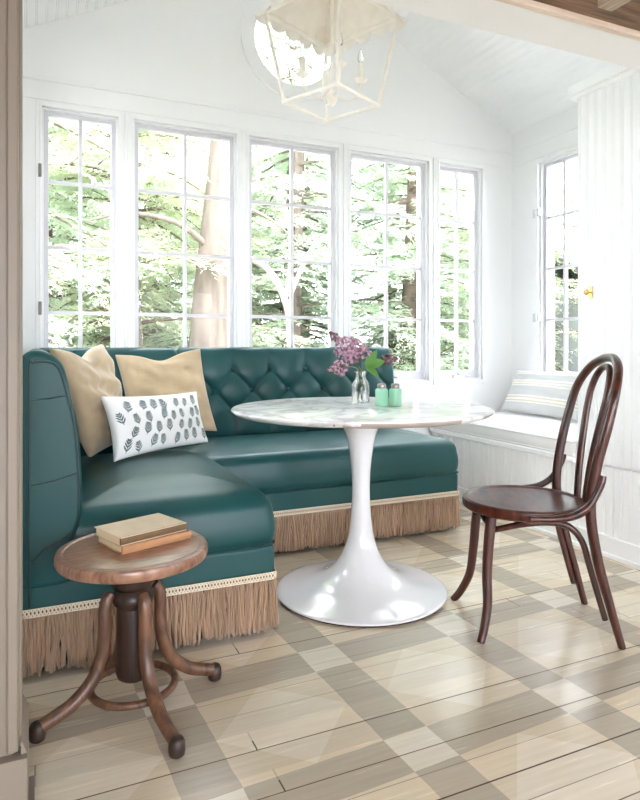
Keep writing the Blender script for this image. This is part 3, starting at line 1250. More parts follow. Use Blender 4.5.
cur = resample([Vector((a, b, 0)) for a, b in prof_b2], 0.0075)
n = len(cur)
xs = [TX0 + (TX1 - TX0) * i / 190 for i in range(191)]
vs = []
ei = edge_inset(TX0, TX1, 0.03)
for x in xs:
    for i, p in enumerate(cur):
        a, b = cur[max(i - 1, 0)], cur[min(i + 1, n - 1)]
        t = (b - a).normalized()
        nx, nz = -t.y, t.x      # outward of the padding for this direction of travel
        front = 1.0 if p.x < 3.56 else 0.0
        if p.x < 3.56:
            w = min(1.0, (3.56 - p.x) / 0.05)
            d = (tuft(x, p.y) - 0.030) * w
        else:
            d = 0.0
        d -= ei(x)
        vs.append((x, p.x - t.y * -1 * 0 + (t.y * d) * 1.0, p.y - t.x * d))
fs = []
for i in range(len(xs) - 1):
    for j in range(n - 1):
        fs.append((i * n + j, i * n + j + 1, (i + 1) * n + j + 1, (i + 1) * n + j))
    fs.append((i * n + n - 1, i * n, (i + 1) * n, (i + 1) * n + n - 1))
fs.append(tuple(range(n)))
fs.append(tuple((len(xs) - 1) * n + j for j in range(n)))
mb = MB()
mb.add(vs, fs)
tb = obj('buttoned_backrest', mb, LEATHER, sofa, smooth=75)


def face_y(z):
    best = min((p for p in cur if p.x < 3.55), key=lambda p: abs(p.y - z))
    return best.x


for j in (0, -1, -2):
    z = BZ0 + j * BDZ
    sh = 0.5 if j % 2 else 0.0
    for k in range(-2, 6):
        x = BX0 + (k + sh) * BDX
        if TX0 + 0.1 < x < TX1 - 0.07:
            mb = MB()
            mb.ball((x, face_y(z) + 0.030, z), 0.0125, 12, 8, sc=(1, 0.6, 1))
            obj('button', mb, LEATHER_D, tb, smooth=180)


# ------------------------------------------------------------------ pillows
def pillow_surface(TL, TR, BR, BL, T, pinch=0.07, chop=0.0, seed=0, wr=0.006):
    TL, TR, BR, BL = map(Vector, (TL, TR, BR, BL))
    nrm = (TR - TL + BR - BL).cross(TL - BL + TR - BR).normalized()   # towards the viewer side

    def at(u, v, side, lift=0.0):
        uu = u * (1 - pinch * (1 - v * v))
        vv = v * (1 - pinch * (1 - u * u))
        if v > 0 and chop > 0:
            vv -= chop * math.exp(-(u / 0.38) ** 2) * v * v
        s, t = (uu + 1) / 2, (vv + 1) / 2
        p = BL * (1 - s) * (1 - t) + BR * s * (1 - t) + TR * s * t + TL * (1 - s) * t
        th = T * (max(0, (1 - u * u) * (1 - v * v)) ** 0.42)
        e = max(0, (1 - u ** 4) * (1 - v ** 4))
        w = wr * e * (noise.noise(Vector((u * 2.2 + seed, v * 2.2, seed))) * 0.6 - 0.5 * abs(noise.noise(Vector((u * 2.4 + v * 1.6 + seed, v * 3.0 - u * 1.2, seed + 4)))) ** 0.6 + 0.5 * noise.noise(Vector((u * 6 + seed, v * 6, 3))))
        w += wr * 1.6 * e * noise.noise(Vector((u * 1.2 + v * 3.6 + seed, v - u * 0.5, seed * 2)))
        if chop > 0:
            th *= 1 - 0.35 * math.exp(-(u / 0.45) ** 2) * max(0, v)
        return p + nrm * side * (th + w + (0.004 if e > 0 else 0) + lift)
    return at


def pillow_mb(at, n=40, strip=None):
    mb = MB()
    for side in (1, -1):
        o = len(mb.v)
        for i in range(n + 1):
            for j in range(n + 1):
                # cosine spacing keeps the edges round
                u = -cos(pi * i / n)
                v = -cos(pi * j / n)
                mb.v.append(at(u, v, side if 0 < i < n and 0 < j < n else 0))
        for i in range(n):
            for j in range(n):
                a = o + i * (n + 1) + j
                if strip:
                    mb.m = strip(-cos(pi * (j + 0.5) / n))
                q = (a, a + n + 1, a + n + 2, a + 1)
                mb.face(q if side > 0 else q[::-1])
    mb.m = 0
    return mb


def seam(mb, at, r=0.004):
    pts = []
    for i in range(40):
        pts.append(at(-1 + 2 * i / 40, -1, 0))
    for i in range(40):
        pts.append(at(1, -1 + 2 * i / 40, 0))
    for i in range(40):
        pts.append(at(1 - 2 * i / 40, 1, 0))
    for i in range(40):
        pts.append(at(-1, 1 - 2 * i / 40, 0))
    mb.tube(pts, r, 6, closed=True)


def throw_pillow(label, corners, T, mat, pinch, chop, seed, group=None, n=40, strip=None, wr=0.006, cat='pillow'):
    at = pillow_surface(*corners, T, pinch, chop, seed, wr)
    base = (Vector(corners[2]) + Vector(corners[3])) / 2
    t = thing('throw_pillow', label, cat, base, 0, group)
    obj('cover', pillow_mb(at, n, strip), mat, t, smooth=180, merge=True)
    return t, at


throw_pillow('square cream velvet pillow leaning on the left arm of the sofa, facing right', ((0.046, 2.56, 0.990), (0.262, 2.98, 1.008), (0.41, 3.16, 0.545), (0.200, 2.80, 0.535)), 0.080, CREAM, 0.07, 0.16, 3, wr=0.022)
throw_pillow('square cream velvet pillow leaning on the back of the sofa, behind the leaf-print pillow', ((0.36, 3.35, 0.955), (0.80, 3.37, 0.985), (0.875, 3.30, 0.545), (0.42, 3.26, 0.545)), 0.075, CREAM, 0.07, 0.16, 9, wr=0.022)
lum, lat = throw_pillow('small oblong white pillow printed with slate leaf sprigs, on the sofa seat', ((0.2365, 2.71, 0.793), (0.697, 3.02, 0.779), (0.740, 2.96, 0.540), (0.278, 2.62, 0.540)), 0.06, LINEN, 0.085, 0.0, 5, wr=0.005)
mb = MB()


def sprig(u0, v0, s, rot):
    W, H = 0.26, 0.125
    ca, sa = cos(rot), sin(rot)

    def P(x, y):
        X, Y = x * ca - y * sa, x * sa + y * ca
        return lat(u0 + X * s / W, v0 + Y * s / H, 1, 0.0012)
    # stem
    pr_ = []
    for k in range(5):
        y = k / 4
        pr_.append((P(-0.028, y), P(0.028, y)))
    o = len(mb.v)
    for a, b in pr_:
        mb.v += [a, b]
    for k in range(4):
        mb.face((o + 2 * k, o + 2 * k + 1, o + 2 * k + 3, o + 2 * k + 2))
    # leaflets
    for y0, ln in ((0.12, 0.55), (0.38, 0.5), (0.62, 0.4), (0.82, 0.28)):
        for sg in (-1, 1):
            dx, dy = sg * 0.66, 0.75
            cx, cy = -dy * sg, dx * sg
            pts = []
            for t, w in ((0, 0.02), (0.3, 0.062), (0.65, 0.06), (1, 0.01)):
                pts.append((dx * ln * t + cx * w, y0 + dy * ln * t + cy * w))
            for t, w in ((1, 0.01), (0.65, 0.06), (0.3, 0.062), (0, 0.02)):
                pts.append((dx * ln * t - cx * w, y0 + dy * ln * t - cy * w))
            o = len(mb.v)
            mb.v += [P(*q) for q in pts]
            for a, b, c, d in ((0, 1, 6, 7), (1, 2, 5, 6), (2, 3, 4, 5)):
                mb.face((o + a, o + b, o + c, o + d))


for r_ in range(4):
    for c_ in range(8):
        u = -0.88 + c_ * 0.25 + (0.125 if r_ % 2 else 0) + rnd.uniform(-0.025, 0.025)
        v = -0.90 + r_ * 0.43 + rnd.uniform(-0.05, 0.05)
        if u < 0.90 and v < 0.78:
            sprig(u, v, rnd.uniform(0.046, 0.056), rnd.uniform(-0.5, 0.35))
obj('leaf_print', mb, PRINT, lum, smooth=180)


def stripes(v):
    for a, b, m_ in ((-1.0, -0.62, 1), (-0.56, -0.50, 2), (-0.40, -0.34, 2), (-0.28, 0.16, 1), (0.24, 0.29, 2), (0.36, 0.42, 2), (0.50, 0.78, 1), (0.84, 0.88, 2)):
        if a <= v < b:
            return m_
    return 0


throw_pillow('wide pale pillow with grey and tan stripes leaning under the right-hand window, on the bench', ((3.10, 3.49, 0.825), (3.09, 2.83, 0.832), (2.945, 2.80, 0.55), (2.985, 3.53, 0.55)), 0.055, [LINEN, STRIPE_G, STRIPE_T], 0.04, 0.0, 12, n=90, strip=stripes, wr=0.004)

# ------------------------------------------------------------------ pedestal table
TBX, TBY = 1.203, 2.275
tab = thing('pedestal_table', 'round marble-topped pedestal table with a white trumpet-shaped base, in front of the sofa', 'table', (TBX, TBY, 0))
mb = MB()
mb.lathe([(0.496, 0.728), (0.514, 0.734), (0.524, 0.742), (0.525, 0.747), (0.521, 0.751), (0.515, 0.752)], 128)
obj('tabletop', mb, MARBLE, tab, local=True, smooth=35)
ps = [(0.336, 0.006), (0.344, 0.010), (0.345, 0.015), (0.338, 0.019), (0.30, 0.026), (0.25, 0.036), (0.20, 0.050), (0.155, 0.070), (0.118, 0.098), (0.092, 0.130), (0.070, 0.172), (0.054, 0.22), (0.043, 0.29), (0.0375, 0.37), (0.0365, 0.43), (0.0395, 0.50), (0.046, 0.56), (0.058, 0.628), (0.078, 0.678), (0.102, 0.711), (0.125, 0.7275)]
pc = crom([(a, 0, b) for a, b in ps], 4)
mb = MB()
mb.lathe([(p.x, p.z) for p in pc], 96)
obj('pedestal', mb, ENAMEL, tab, local=True, smooth=50)
mb = MB()
mb.lathe([(0.334, 0.0005), (0.338, 0.003), (0.338, 0.009), (0.33, 0.010)], 96)
obj('base_shadow_gap', mb, BLACK, tab, local=True, smooth=40)  # black ring paints the shadow gap under the base

# ------------------------------------------------------------------ bentwood chair
CH = thing('bentwood_chair', 'dark brown bentwood cafe chair with a round seat and looped back, right of the table', 'chair', (1.61, 1.785, 0), math.atan2(0.48, -0.877))
mb = MB()
mb.lathe([(0.175, 0.412), (0.208, 0.414), (0.216, 0.420), (0.218, 0.434), (0.215, 0.446), (0.207, 0.451), (0.198, 0.4505), (0.192, 0.4455), (0.186, 0.4445), (0.12, 0.442), (0.02, 0.440)], 72)
mb.v = [Vector((p.x * 1.0, p.y * 0.985, p.z)) for p in mb.v]
obj('seat', mb, MAHOG_S, CH, local=True, smooth=40)
for s in (1, -1):
    mb = MB()
    fl_ = crom([(0.136, s * 0.125, 0.432), (0.148, s * 0.134, 0.33), (0.156, s * 0.142, 0.22), (0.162 - 0.006 * s, s * 0.152, 0.12), (0.184 - 0.014 * s, s * 0.168, 0.045), (0.206 - 0.022 * s, s * 0.180, 0.0)], 6)
    mb.tube(fl_, [0.0185, 0.018, 0.0165, 0.015, 0.0135], 14)
    obj('leg', mb, MAHOG, CH, local=True, smooth=50)
# rear legs and outer hoop are one bent rod
half = [(-0.276, 0.183, 0.0), (-0.240, 0.180, 0.13), (-0.200, 0.182, 0.28), (-0.175, 0.190, 0.41), (-0.173, 0.193, 0.50), (-0.192, 0.200, 0.62), (-0.222, 0.205, 0.74), (-0.250, 0.192, 0.845), (-0.280, 0.138, 0.918), (-0.298, 0.066, 0.950)]
path = half + [(-0.303, 0.0, 0.958)] + [(x, -y, z) for x, y, z in reversed(half)]
hp = crom(path, 7)
rr = []
for p in hp:
    rr.append(0.0125 + 0.0045 * min(1, p.z / 0.25) - 0.0015 * max(0, (p.z - 0.6) / 0.36))
ka = next(i for i, p in enumerate(hp) if p.z > 0.42)
kb_ = max(i for i, p in enumerate(hp) if p.z > 0.42)
for nm, i0, i1 in (('leg', 0, ka), ('back_hoop', ka, kb_), ('leg', kb_, len(hp) - 1)):
    mb = MB()
    mb.tube(hp[i0:i1 + 1], rr[i0:i1 + 1], 14)
    obj(nm, mb, MAHOG, CH, local=True, smooth=50)
ih = [(-0.203, 0.045, 0.440), (-0.212, 0.052, 0.54), (-0.230, 0.066, 0.66), (-0.252, 0.082, 0.775), (-0.270, 0.080, 0.855), (-0.286, 0.050, 0.910)]
ip = crom(ih + [(-0.292, 0.0, 0.926)] + [(x, -y, z) for x, y, z in reversed(ih)], 7)
mb = MB()
mb.tube(ip, 0.0125, 12)
obj('inner_hoop', mb, MAHOG, CH, local=True, smooth=50)
for s in (1, -1):
    mb = MB()
    mb.tube(crom([(0.030, s * 0.222, 0.432), (-0.045, s * 0.226, 0.434), (-0.110, s * 0.222, 0.446), (-0.155, s * 0.218, 0.474), (-0.180, s * 0.214, 0.51), (-0.200, s * 0.212, 0.552), (-0.206, s * 0.210, 0.575)], 7), [0.010, 0.0125, 0.0125, 0.012, 0.010], 12)
    obj('hip_brace', mb, MAHOG, CH, local=True, smooth=50)
    mb = MB()
    mb.tube(crom([(0.126, s * 0.105, 0.360), (0.095, s * 0.120, 0.372), (0.03, s * 0.137, 0.392), (-0.05, s * 0.148, 0.402), (-0.110, s * 0.152, 0.392), (-0.155, s * 0.154, 0.345), (-0.178, s * 0.159, 0.265), (-0.204, s * 0.162, 0.17), (-0.228, s * 0.164, 0.085)], 7), [0.010, 0.0115, 0.0115, 0.011, 0.010], 12)
    obj('arched_brace', mb, MAHOG, CH, local=True, smooth=50)
mb = MB()
mb.tube(crom([(0.126, 0.105, 0.360), (0.142, 0.055, 0.376), (0.146, 0, 0.382), (0.142, -0.055, 0.376), (0.126, -0.105, 0.360)], 7), 0.0105, 12)
obj('front_brace', mb, MAHOG, CH, local=True, smooth=50)

# ------------------------------------------------------------------ stool
ST = thing('round_stool', 'low worn brown wooden stool on four splayed bentwood legs, holding two books', 'stool', (0.242, 1.802, 0))
mb = MB()
mb.lathe([(0.150, 0.412), (0.190, 0.412), (0.200, 0.416), (0.203, 0.424), (0.203, 0.438), (0.200, 0.4445), (0.194, 0.4465), (0.183, 0.4465), (0.180, 0.4445), (0.177, 0.4455), (0.10, 0.4462), (0.01, 0.4465)], 80)
obj('seat', mb, STOOLT, ST, local=True, smooth=40)
mb = MB()
pr_ = [(0.030, 0.082), (0.042, 0.090), (0.047, 0.105), (0.046, 0.20), (0.045, 0.285), (0.052, 0.292), (0.056, 0.302), (0.056, 0.318), (0.050, 0.326), (0.046, 0.333), (0.053, 0.340), (0.058, 0.350), (0.058, 0.404), (0.055, 0.413)]
mb.lathe(pr_, 40)
obj('column', mb, STOOLF, ST, local=True, smooth=40)
for q, ang in enumerate((-75, 12, 102, 192)):
    a = radians(ang)
    pts = []
    reach = {102: 0.222, -75: 0.264}.get(ang, 0.248)
    for r, z in ((0.060, 0.330), (0.072, 0.315), (0.078, 0.28), (0.079, 0.22), (0.086, 0.165), (0.112, 0.108), (0.160, 0.064), (0.205, 0.044), (reach, 0.030)):
        pts.append((r * cos(a), r * sin(a), z))
    mb = MB()
    mb.tube(crom(pts, 6), [0.014, 0.0175, 0.0175, 0.018, 0.018, 0.018, 0.017], 14)
    lg = obj('leg', mb, STOOLW, ST, local=True, smooth=50)
    mb = MB()
    mb.lathe([(0.014, 0.0), (0.019, 0.004), (0.021, 0.016), (0.020, 0.034), (0.015, 0.044), (0.008, 0.048)], 18, c=((reach + 0.0) * cos(a), (reach + 0.0) * sin(a), 0))
    obj('foot', mb, STOOLF, lg, local=True, smooth=60)
mb = MB()
mb.tube([(0.112 * cos(2 * pi * i / 64), 0.112 * sin(2 * pi * i / 64), 0.066) for i in range(64)], 0.0105, 12, closed=True)
obj('ring_stretcher', mb, STOOLW, ST, local=True, smooth=60)


# ------------------------------------------------------------------ books
def book(label, fx, fy, ang, L_, W_, z0, h, board, spine, group='books on the stool'):
    """(fx, fy) is the near corner; the spine runs along the direction ang"""
    t = thing('hardback_book', label, 'book', (fx, fy, z0), ang, group)
    th = 0.0028
    mb = MB()
    mb.box(0, L_, 0, W_, 0, th)
    mb.box(0, L_, 0, W_, h - th, h)
    n = 8
    poly = [(0.002, 0.0)] + [(0.002 - 0.005 * sin(pi * i / n), h * i / n) for i in range(1, n)] + [(0.002, h), (0.006, h), (0.006, 0)]
    mb.m = 1
    mb.prism(poly, 0, L_, lambda u, v, w: (w, u, v))
    obj('cover', mb, [board, spine], t, local=True, bevel=0.0008)
    mb = MB()
    mb.box(0.004, L_ - 0.004, 0.006, W_ - 0.005, th, h - th)
    obj('page_block', mb, PAGES, t, local=True)
    return t


AB = 0.37
book('caramel brown hardback lying directly on the round stool, under another book', 0.204, 1.734, AB - 0.02, 0.212, 0.152, 0.4472, 0.0215, CLOTH_C, CLOTH_C)
book('faded tan hardback with a dark olive spine, on top of the caramel book', 0.201, 1.739, AB + 0.01, 0.206, 0.150, 0.4689, 0.0225, CLOTH_T, CLOTH_O)

# ------------------------------------------------------------------ vase, sprigs, shakers
VX, VY, VZ = 1.284, 2.432, 0.7525
vas = thing('bottle_vase', 'small clear glass bottle holding lilac sprigs on the marble table', 'vase', (VX, VY, VZ))
out_p = [(0.0355, 0.0), (0.0385, 0.003), (0.039, 0.010), (0.039, 0.072), (0.036, 0.086), (0.027, 0.100), (0.0225, 0.112), (0.022, 0.128), (0.026, 0.132), (0.026, 0.138)]
in_p = [(0.0235, 0.138), (0.0195, 0.130), (0.020, 0.112), (0.0245, 0.099), (0.0335, 0.085), (0.0365, 0.072), (0.0365, 0.012), (0.033, 0.006)]
mb = MB()
mb.lathe(out_p + in_p, 40)
obj('bottle', mb, BOTTLE, vas, local=True, smooth=50)


def lilac(label, path, tip_r, tip_len, mat, nfl, leaves=(), seed=0):
    r_ = random.Random(seed)
    t = thing('lilac_sprig', label, 'flower', (VX, VY, VZ), 0, 'lilac sprigs in the bottle')
    P = crom(path, 8)
    mb = MB()
    mb.tube(P, [0.0022, 0.002, 0.0015], 6)
    obj('stem', mb, STEM, t, smooth=60)
    if nfl:
        mb = MB()
        end = P[-1]
        ax = (P[-1] - P[-6]).normalized()
        start = end - ax * tip_len * 0.35
        for i in range(nfl):
            s = r_.random() ** 0.8
            rad = tip_r * math.sqrt(max(0.05, 1 - (1.9 * s - 0.75) ** 2)) * math.sqrt(r_.uniform(0.3, 1)) * (1 + 0.22 * sin(9 * s + 2 * seed))
            a = r_.uniform(0, 2 * pi)
            e1 = ax.orthogonal().normalized()
            e2 = ax.cross(e1)
            d = (e1 * cos(a) + e2 * sin(a))
            c = start + ax * tip_len * s + d * rad
            nrm = (d + ax * 0.4 + Vector((r_.uniform(-.4, .4), r_.uniform(-.4, .4), r_.uniform(-.4, .4)))).normalized()
            f1 = nrm.orthogonal().normalized()
            f2 = nrm.cross(f1)
            sz = r_.uniform(0.0065, 0.010) * (1 - 0.35 * s)
            mb.m = 0 if r_.random() < 0.62 else 1
            for k in range(4):
                b = a + k * pi / 2
                d1 = f1 * cos(b) + f2 * sin(b)
                d2 = f1 * -sin(b) + f2 * cos(b)
                o = len(mb.v)
                mb.v += [c, c + d1 * sz * 0.55 + d2 * sz * 0.38 + nrm * sz * 0.15, c + d1 * sz * 1.1 + nrm * sz * 0.3, c + d1 * sz * 0.55 - d2 * sz * 0.38 + nrm * sz * 0.15]
                mb.face((o, o + 1, o + 2, o + 3))
            mb.ball(c - nrm * 0.002, sz * 0.34, 5, 3)
        mb.m = 0
        obj('flower_cluster', mb, mat, t, kind=None)
    for (bx, by, bz, dx, dy, dz, ln) in leaves:
        mb = MB()
        b = Vector((bx, by, bz))
        d = Vector((dx, dy, dz)).normalized()
        side = d.cross(Vector((0.3, -1, 0.35))).normalized()
        up = side.cross(d).normalized()
        rows = []
        for k in range(9):
            s = k / 8
            w = ln * 0.29 * (sin(pi * min(1, s * 1.0)) ** 0.75) * (1 - 0.35 * s)
            c = b + d * ln * s - up * ln * 0.22 * s * s
            rows.append([c - side * w + up * w * 0.35, c, c + side * w + up * w * 0.35])
        o = len(mb.v)
        for rw in rows:
            mb.v += rw
        for k in range(8):
            for j in range(2):
                q = o + k * 3 + j
                mb.face((q, q + 1, q + 4, q + 3))
        obj('leaf', mb, LEAFG, t, smooth=180)
    return t


B0 = Vector((VX, VY, VZ + 0.012))
TP = Vector((VX, VY, VZ + 0.135))
lilac('large pink-mauve lilac head leaning left, in the glass bottle on the table', [B0 + Vector((0.012, 0, 0)), TP + Vector((-0.006, 0.002, 0)), TP + Vector((-0.022, 0.0, 0.05)), TP + Vector((-0.050, 0.01, 0.088))], 0.054, 0.125, [PETAL, PETAL_D], 330, seed=1)
lilac('pink-mauve lilac head drooping low on the left over the table, in the glass bottle', [B0 + Vector((0.01, 0.01, 0)), TP + Vector((-0.010, 0, 0)), TP + Vector((-0.055, -0.01, 0.024)), TP + Vector((-0.105, -0.012, 0.020))], 0.032, 0.085, [PETAL, BUD_B], 120, seed=2)
lilac('upright pink-mauve lilac head above the bottle neck, between the left head and green leaves', [B0 + Vector((-0.012, 0, 0)), TP + Vector((0.002, 0.0, 0)), TP + Vector((-0.002, -0.012, 0.05)), TP + Vector((-0.012, -0.01, 0.080))], 0.050, 0.095, [PETAL, PETAL_D], 240,
      leaves=[(VX + 0.010, VY - 0.02, VZ + 0.165, 0.55, -0.3, 0.65, 0.085), (VX + 0.016, VY - 0.015, VZ + 0.16, 0.9, -0.4, 0.28, 0.09), (VX + 0.015, VY - 0.015, VZ + 0.155, 0.7, -0.5, -0.45, 0.075), (VX + 0.02, VY, VZ + 0.17, 0.9, 0.1, 0.45, 0.075)], seed=3)
lilac('dusky small lilac head reaching right past the green leaves, in the glass bottle', [B0 + Vector((-0.01, 0.012, 0)), TP + Vector((0.008, 0.002, 0)), TP + Vector((0.07, 0.0, 0.04)), TP + Vector((0.125, -0.02, 0.052))], 0.026, 0.065, [PETAL_D, BUD_B], 80, seed=4)
lilac('brown spent lilac tip above the large left head, in the glass bottle', [B0 + Vector((0.0, -0.012, 0)), TP + Vector((0.0, -0.006, 0)), TP + Vector((-0.06, 0.02, 0.09)), TP + Vector((-0.112, 0.03, 0.150))], 0.018, 0.045, [BUD_B, PETAL_D], 50, seed=5)


def shaker(x, y, label):
    t = thing('shaker', label, 'shaker', (x, y, 0.7525), 0.3, 'green glass shakers on the table')
    mb = MB()
    rings = []
    for s, z in ((0.020, 0.0), (0.0225, 0.004), (0.0225, 0.064), (0.0205, 0.070), (0.0165, 0.073)):
        rings.append((s, z))
    vs = []
    for s, z in rings:
        vs += [(px, py, z) for px, py in rounded_rect(-s, s, -s, s, 0.013)]
    N = len(rounded_rect(-1, 1, -1, 1, 0.3))
    fs = []
    for i in range(len(rings) - 1):
        for j in range(N):
            j2 = (j + 1) % N
            fs.append((i * N + j, i * N + j2, (i + 1) * N + j2, (i + 1) * N + j))
    fs.append(tuple(range(N - 1, -1, -1)))
    fs.append(tuple((len(rings) - 1) * N + j for j in range(N)))
    mb.add(vs, fs)
    obj('jar', mb, JADE, t, local=True, smooth=50)
    mb = MB()
    mb.lathe([(0.0165, 0.072), (0.0175, 0.074), (0.0175, 0.086), (0.015, 0.091), (0.008, 0.093), (0.002, 0.0935)], 24)
    obj('cap', mb, STEEL, t, local=True, smooth=50)


shaker(1.299, 2.274, 'left jade green glass shaker with a metal cap, nearer the bottle of lilac')
shaker(1.350, 2.250, 'right jade green glass shaker with a metal cap, farther from the bottle of lilac')

# ------------------------------------------------------------------ hanging lantern
LAX, LAY = 1.052, 2.232
RZL = radians(-19)
LN = thing('hanging_lantern', 'cream painted metal lantern with a scalloped roof and candle arms, hanging above the table', 'lamp', (LAX, LAY, 1.95), RZL)
ZB, ZT = 0.0, 0.345


def sq(hd, z, k):
    a = k * pi / 2
    return Vector((hd * cos(a), hd * sin(a), z))


mb = MB()
for k in range(4):
    M0 = Matrix.Translation((0, 0, 0))
    mb.tube([sq(0.186, ZB, k), sq(0.263, ZT, k)], 0.0075, 8)
    mb.tube([sq(0.186, ZB, k), sq(0.186, ZB, k + 1)], 0.0075, 8)
    mb.tube([sq(0.263, ZT, k), sq(0.263, ZT, k + 1)], 0.0090, 8)
    mb.ball(sq(0.187, ZB, k), 0.011, 8, 6)
obj('frame', mb, ANTIQ, LN, local=True, smooth=50)
mb = MB()
prof = [(0.270, ZT + 0.012), (0.225, ZT + 0.060), (0.165, ZT + 0.120), (0.105, ZT + 0.20), (0.060, ZT + 0.30), (0.045, ZT + 0.33)]
NS = 40
for k in range(4):
    o = len(mb.v)
    rows = []
    # scalloped skirt row first
    r0, r1 = [], []
    for i in range(NS + 1):
        t = i / NS
        a = sq(0.312, 0, k) * (1 - t) + sq(0.312, 0, k + 1) * t
        sc = abs(sin(pi * 5 * t)) ** 0.6
        lift = 0.026 * (1 - sc)
        a = a * (1 - 0.10 * lift / 0.026 * 0.3)
        r0.append(Vector((a.x, a.y, ZT - 0.028 + lift)))
    rows.append(r0)
    for hd, z in prof:
        rows.append([sq(hd, z, k) * (1 - i / NS) + sq(hd, z, k + 1) * (i / NS) for i in range(NS + 1)])
    for rw in rows:
        mb.v += rw
    for a in range(len(rows) - 1):
        for i in range(NS):
            q = o + a * (NS + 1) + i
            mb.face((q, q + 1, q + NS + 2, q + NS + 1))
ob = obj('roof', mb, ANTIQ, LN, local=True, smooth=30, merge=True)
sm_ = ob.modifiers.new('thickness', 'SOLIDIFY')
sm_.thickness = 0.003
mb = MB()
mb.tube([(0, 0, 0.02), (0, 0, ZT + 0.33)], 0.006, 8)
mb.lathe([(0.004, -0.012), (0.014, -0.002), (0.020, 0.014), (0.026, 0.026), (0.022, 0.036), (0.010, 0.046), (0.007, 0.06)], 20)
obj('stem', mb, ANTIQ, LN, local=True, smooth=50)
for k in range(4):
    a = k * pi / 2 + radians(8)
    d = Vector((cos(a), sin(a), 0))
    mb = MB()
    mb.tube(crom([d * 0.012 + Vector((0, 0, 0.03)), d * 0.05 + Vector((0, 0, 0.018)), d * 0.095 + Vector((0, 0, 0.032)), d * 0.118 + Vector((0, 0, 0.075)), d * 0.118 + Vector((0, 0, 0.095))], 6), 0.0042, 8)
    c = d * 0.118
    n_ = 40
    vs = []
    for r, z, ruf in ((0.007, 0.088, 0), (0.018, 0.094, 0.1), (0.024, 0.106, 0.16), (0.021, 0.107, 0.16), (0.012, 0.098, 0)):
        for j in range(n_):
            aa = 2 * pi * j / n_
            r2 = r * (1 + ruf * cos(8 * aa))
            vs.append((c.x + r2 * cos(aa), c.y + r2 * sin(aa), z))
    fs = []
    for i in range(4):
        for j in range(n_):
            j2 = (j + 1) % n_
            fs.append((i * n_ + j, i * n_ + j2, (i + 1) * n_ + j2, (i + 1) * n_ + j))
    mb.add(vs, fs)
    arm = obj('candle_arm', mb, ANTIQ, LN, local=True, smooth=50)
    mb = MB()
    mb.lathe([(0.010, 0.098), (0.0125, 0.100), (0.0125, 0.165), (0.009, 0.168)], 18, c=(c.x, c.y, 0))
    obj('candle_sleeve', mb, CANDLE, arm, local=True, smooth=50)
    mb = MB()
    mb.lathe([(0.006, 0.168), (0.013, 0.182), (0.014, 0.192), (0.009, 0.208), (0.003, 0.224)], 14, c=(c.x, c.y, 0))
    obj('bulb', mb, BOTTLE, arm, local=True, smooth=60)
mb = MB()
zc = ZT + 0.33
ztop = ceil_z(LAX) - 1.95 - 0.01
i = 0
while zc < ztop - 0.03:
    pts = []
    for j in range(16):
        a = 2 * pi * j / 16
        u_, v_ = 0.009 * cos(a), 0.019 * sin(a)
        pts.append((u_, 0, zc + 0.018 + v_) if i % 2 else (0, u_, zc + 0.018 + v_))
    mb.tube(pts, 0.0026, 6, closed=True)
    zc += 0.030
    i += 1
obj('chain', mb, ANTIQ, LN, local=True, smooth=60)
mb = MB()
mb.lathe([(0.055, ztop + 0.012), (0.06, ztop - 0.01), (0.04, ztop - 0.03), (0.008, ztop - 0.045)], 28)
obj('ceiling_rose', mb, ANTIQ, LN, local=True, smooth=50)

# ------------------------------------------------------------------ outdoors
mb = MB()
n_ = 30
vs = []
for i in range(n_ + 1):
    for j in range(n_ + 1):
        x, y = -40 + 80 * i / n_, -30 + 80 * j / n_
        inside = -4 < x < 6 and -5 < y < 6
        vs.append((x, y, -0.45 + (0 if inside else 0.25 * noise.noise(Vector((x * 0.2, y * 0.2, 0))))))
fs = [(i * (n_ + 1) + j, (i + 1) * (n_ + 1) + j, (i + 1) * (n_ + 1) + j + 1, i * (n_ + 1) + j + 1) for i in range(n_) for j in range(n_)]
mb.add(vs, fs)
obj('ground', mb, GROUND, smooth=180, kind='structure')


def spray(mb, c, d, ln, r_, drop):
    """one flat fan of needles/leaves along a twig"""
    d = d.normalized()
    side = d.cross(Vector((0, 0, 1)))
    if side.length < 1e-3:
        side = Vector((1, 0, 0))
    side.normalize()
    k = max(3, int(ln / 0.04))
    for i in range(k):
        s = (i + 0.5) / k
        p = c + d * ln * s - Vector((0, 0, drop * s * s))
        w = (0.12 * (1 - s * 0.6)) * r_.uniform(0.7, 1.3)
        for sg in (-1, 1):
            tip = p + side * sg * w + d * w * 0.7 + Vector((0, 0, r_.uniform(-0.06, 0.03)))
            o = len(mb.v)
            t = (tip - p)
            nb = t.cross(Vector((r_.uniform(-.4, .4), r_.uniform(-.4, .4), 1))).normalized() * w * 0.17
            mb.v += [p, p + t * 0.5 + nb, tip, p + t * 0.5 - nb]
            mb.face((o, o + 1, o + 2, o + 3))


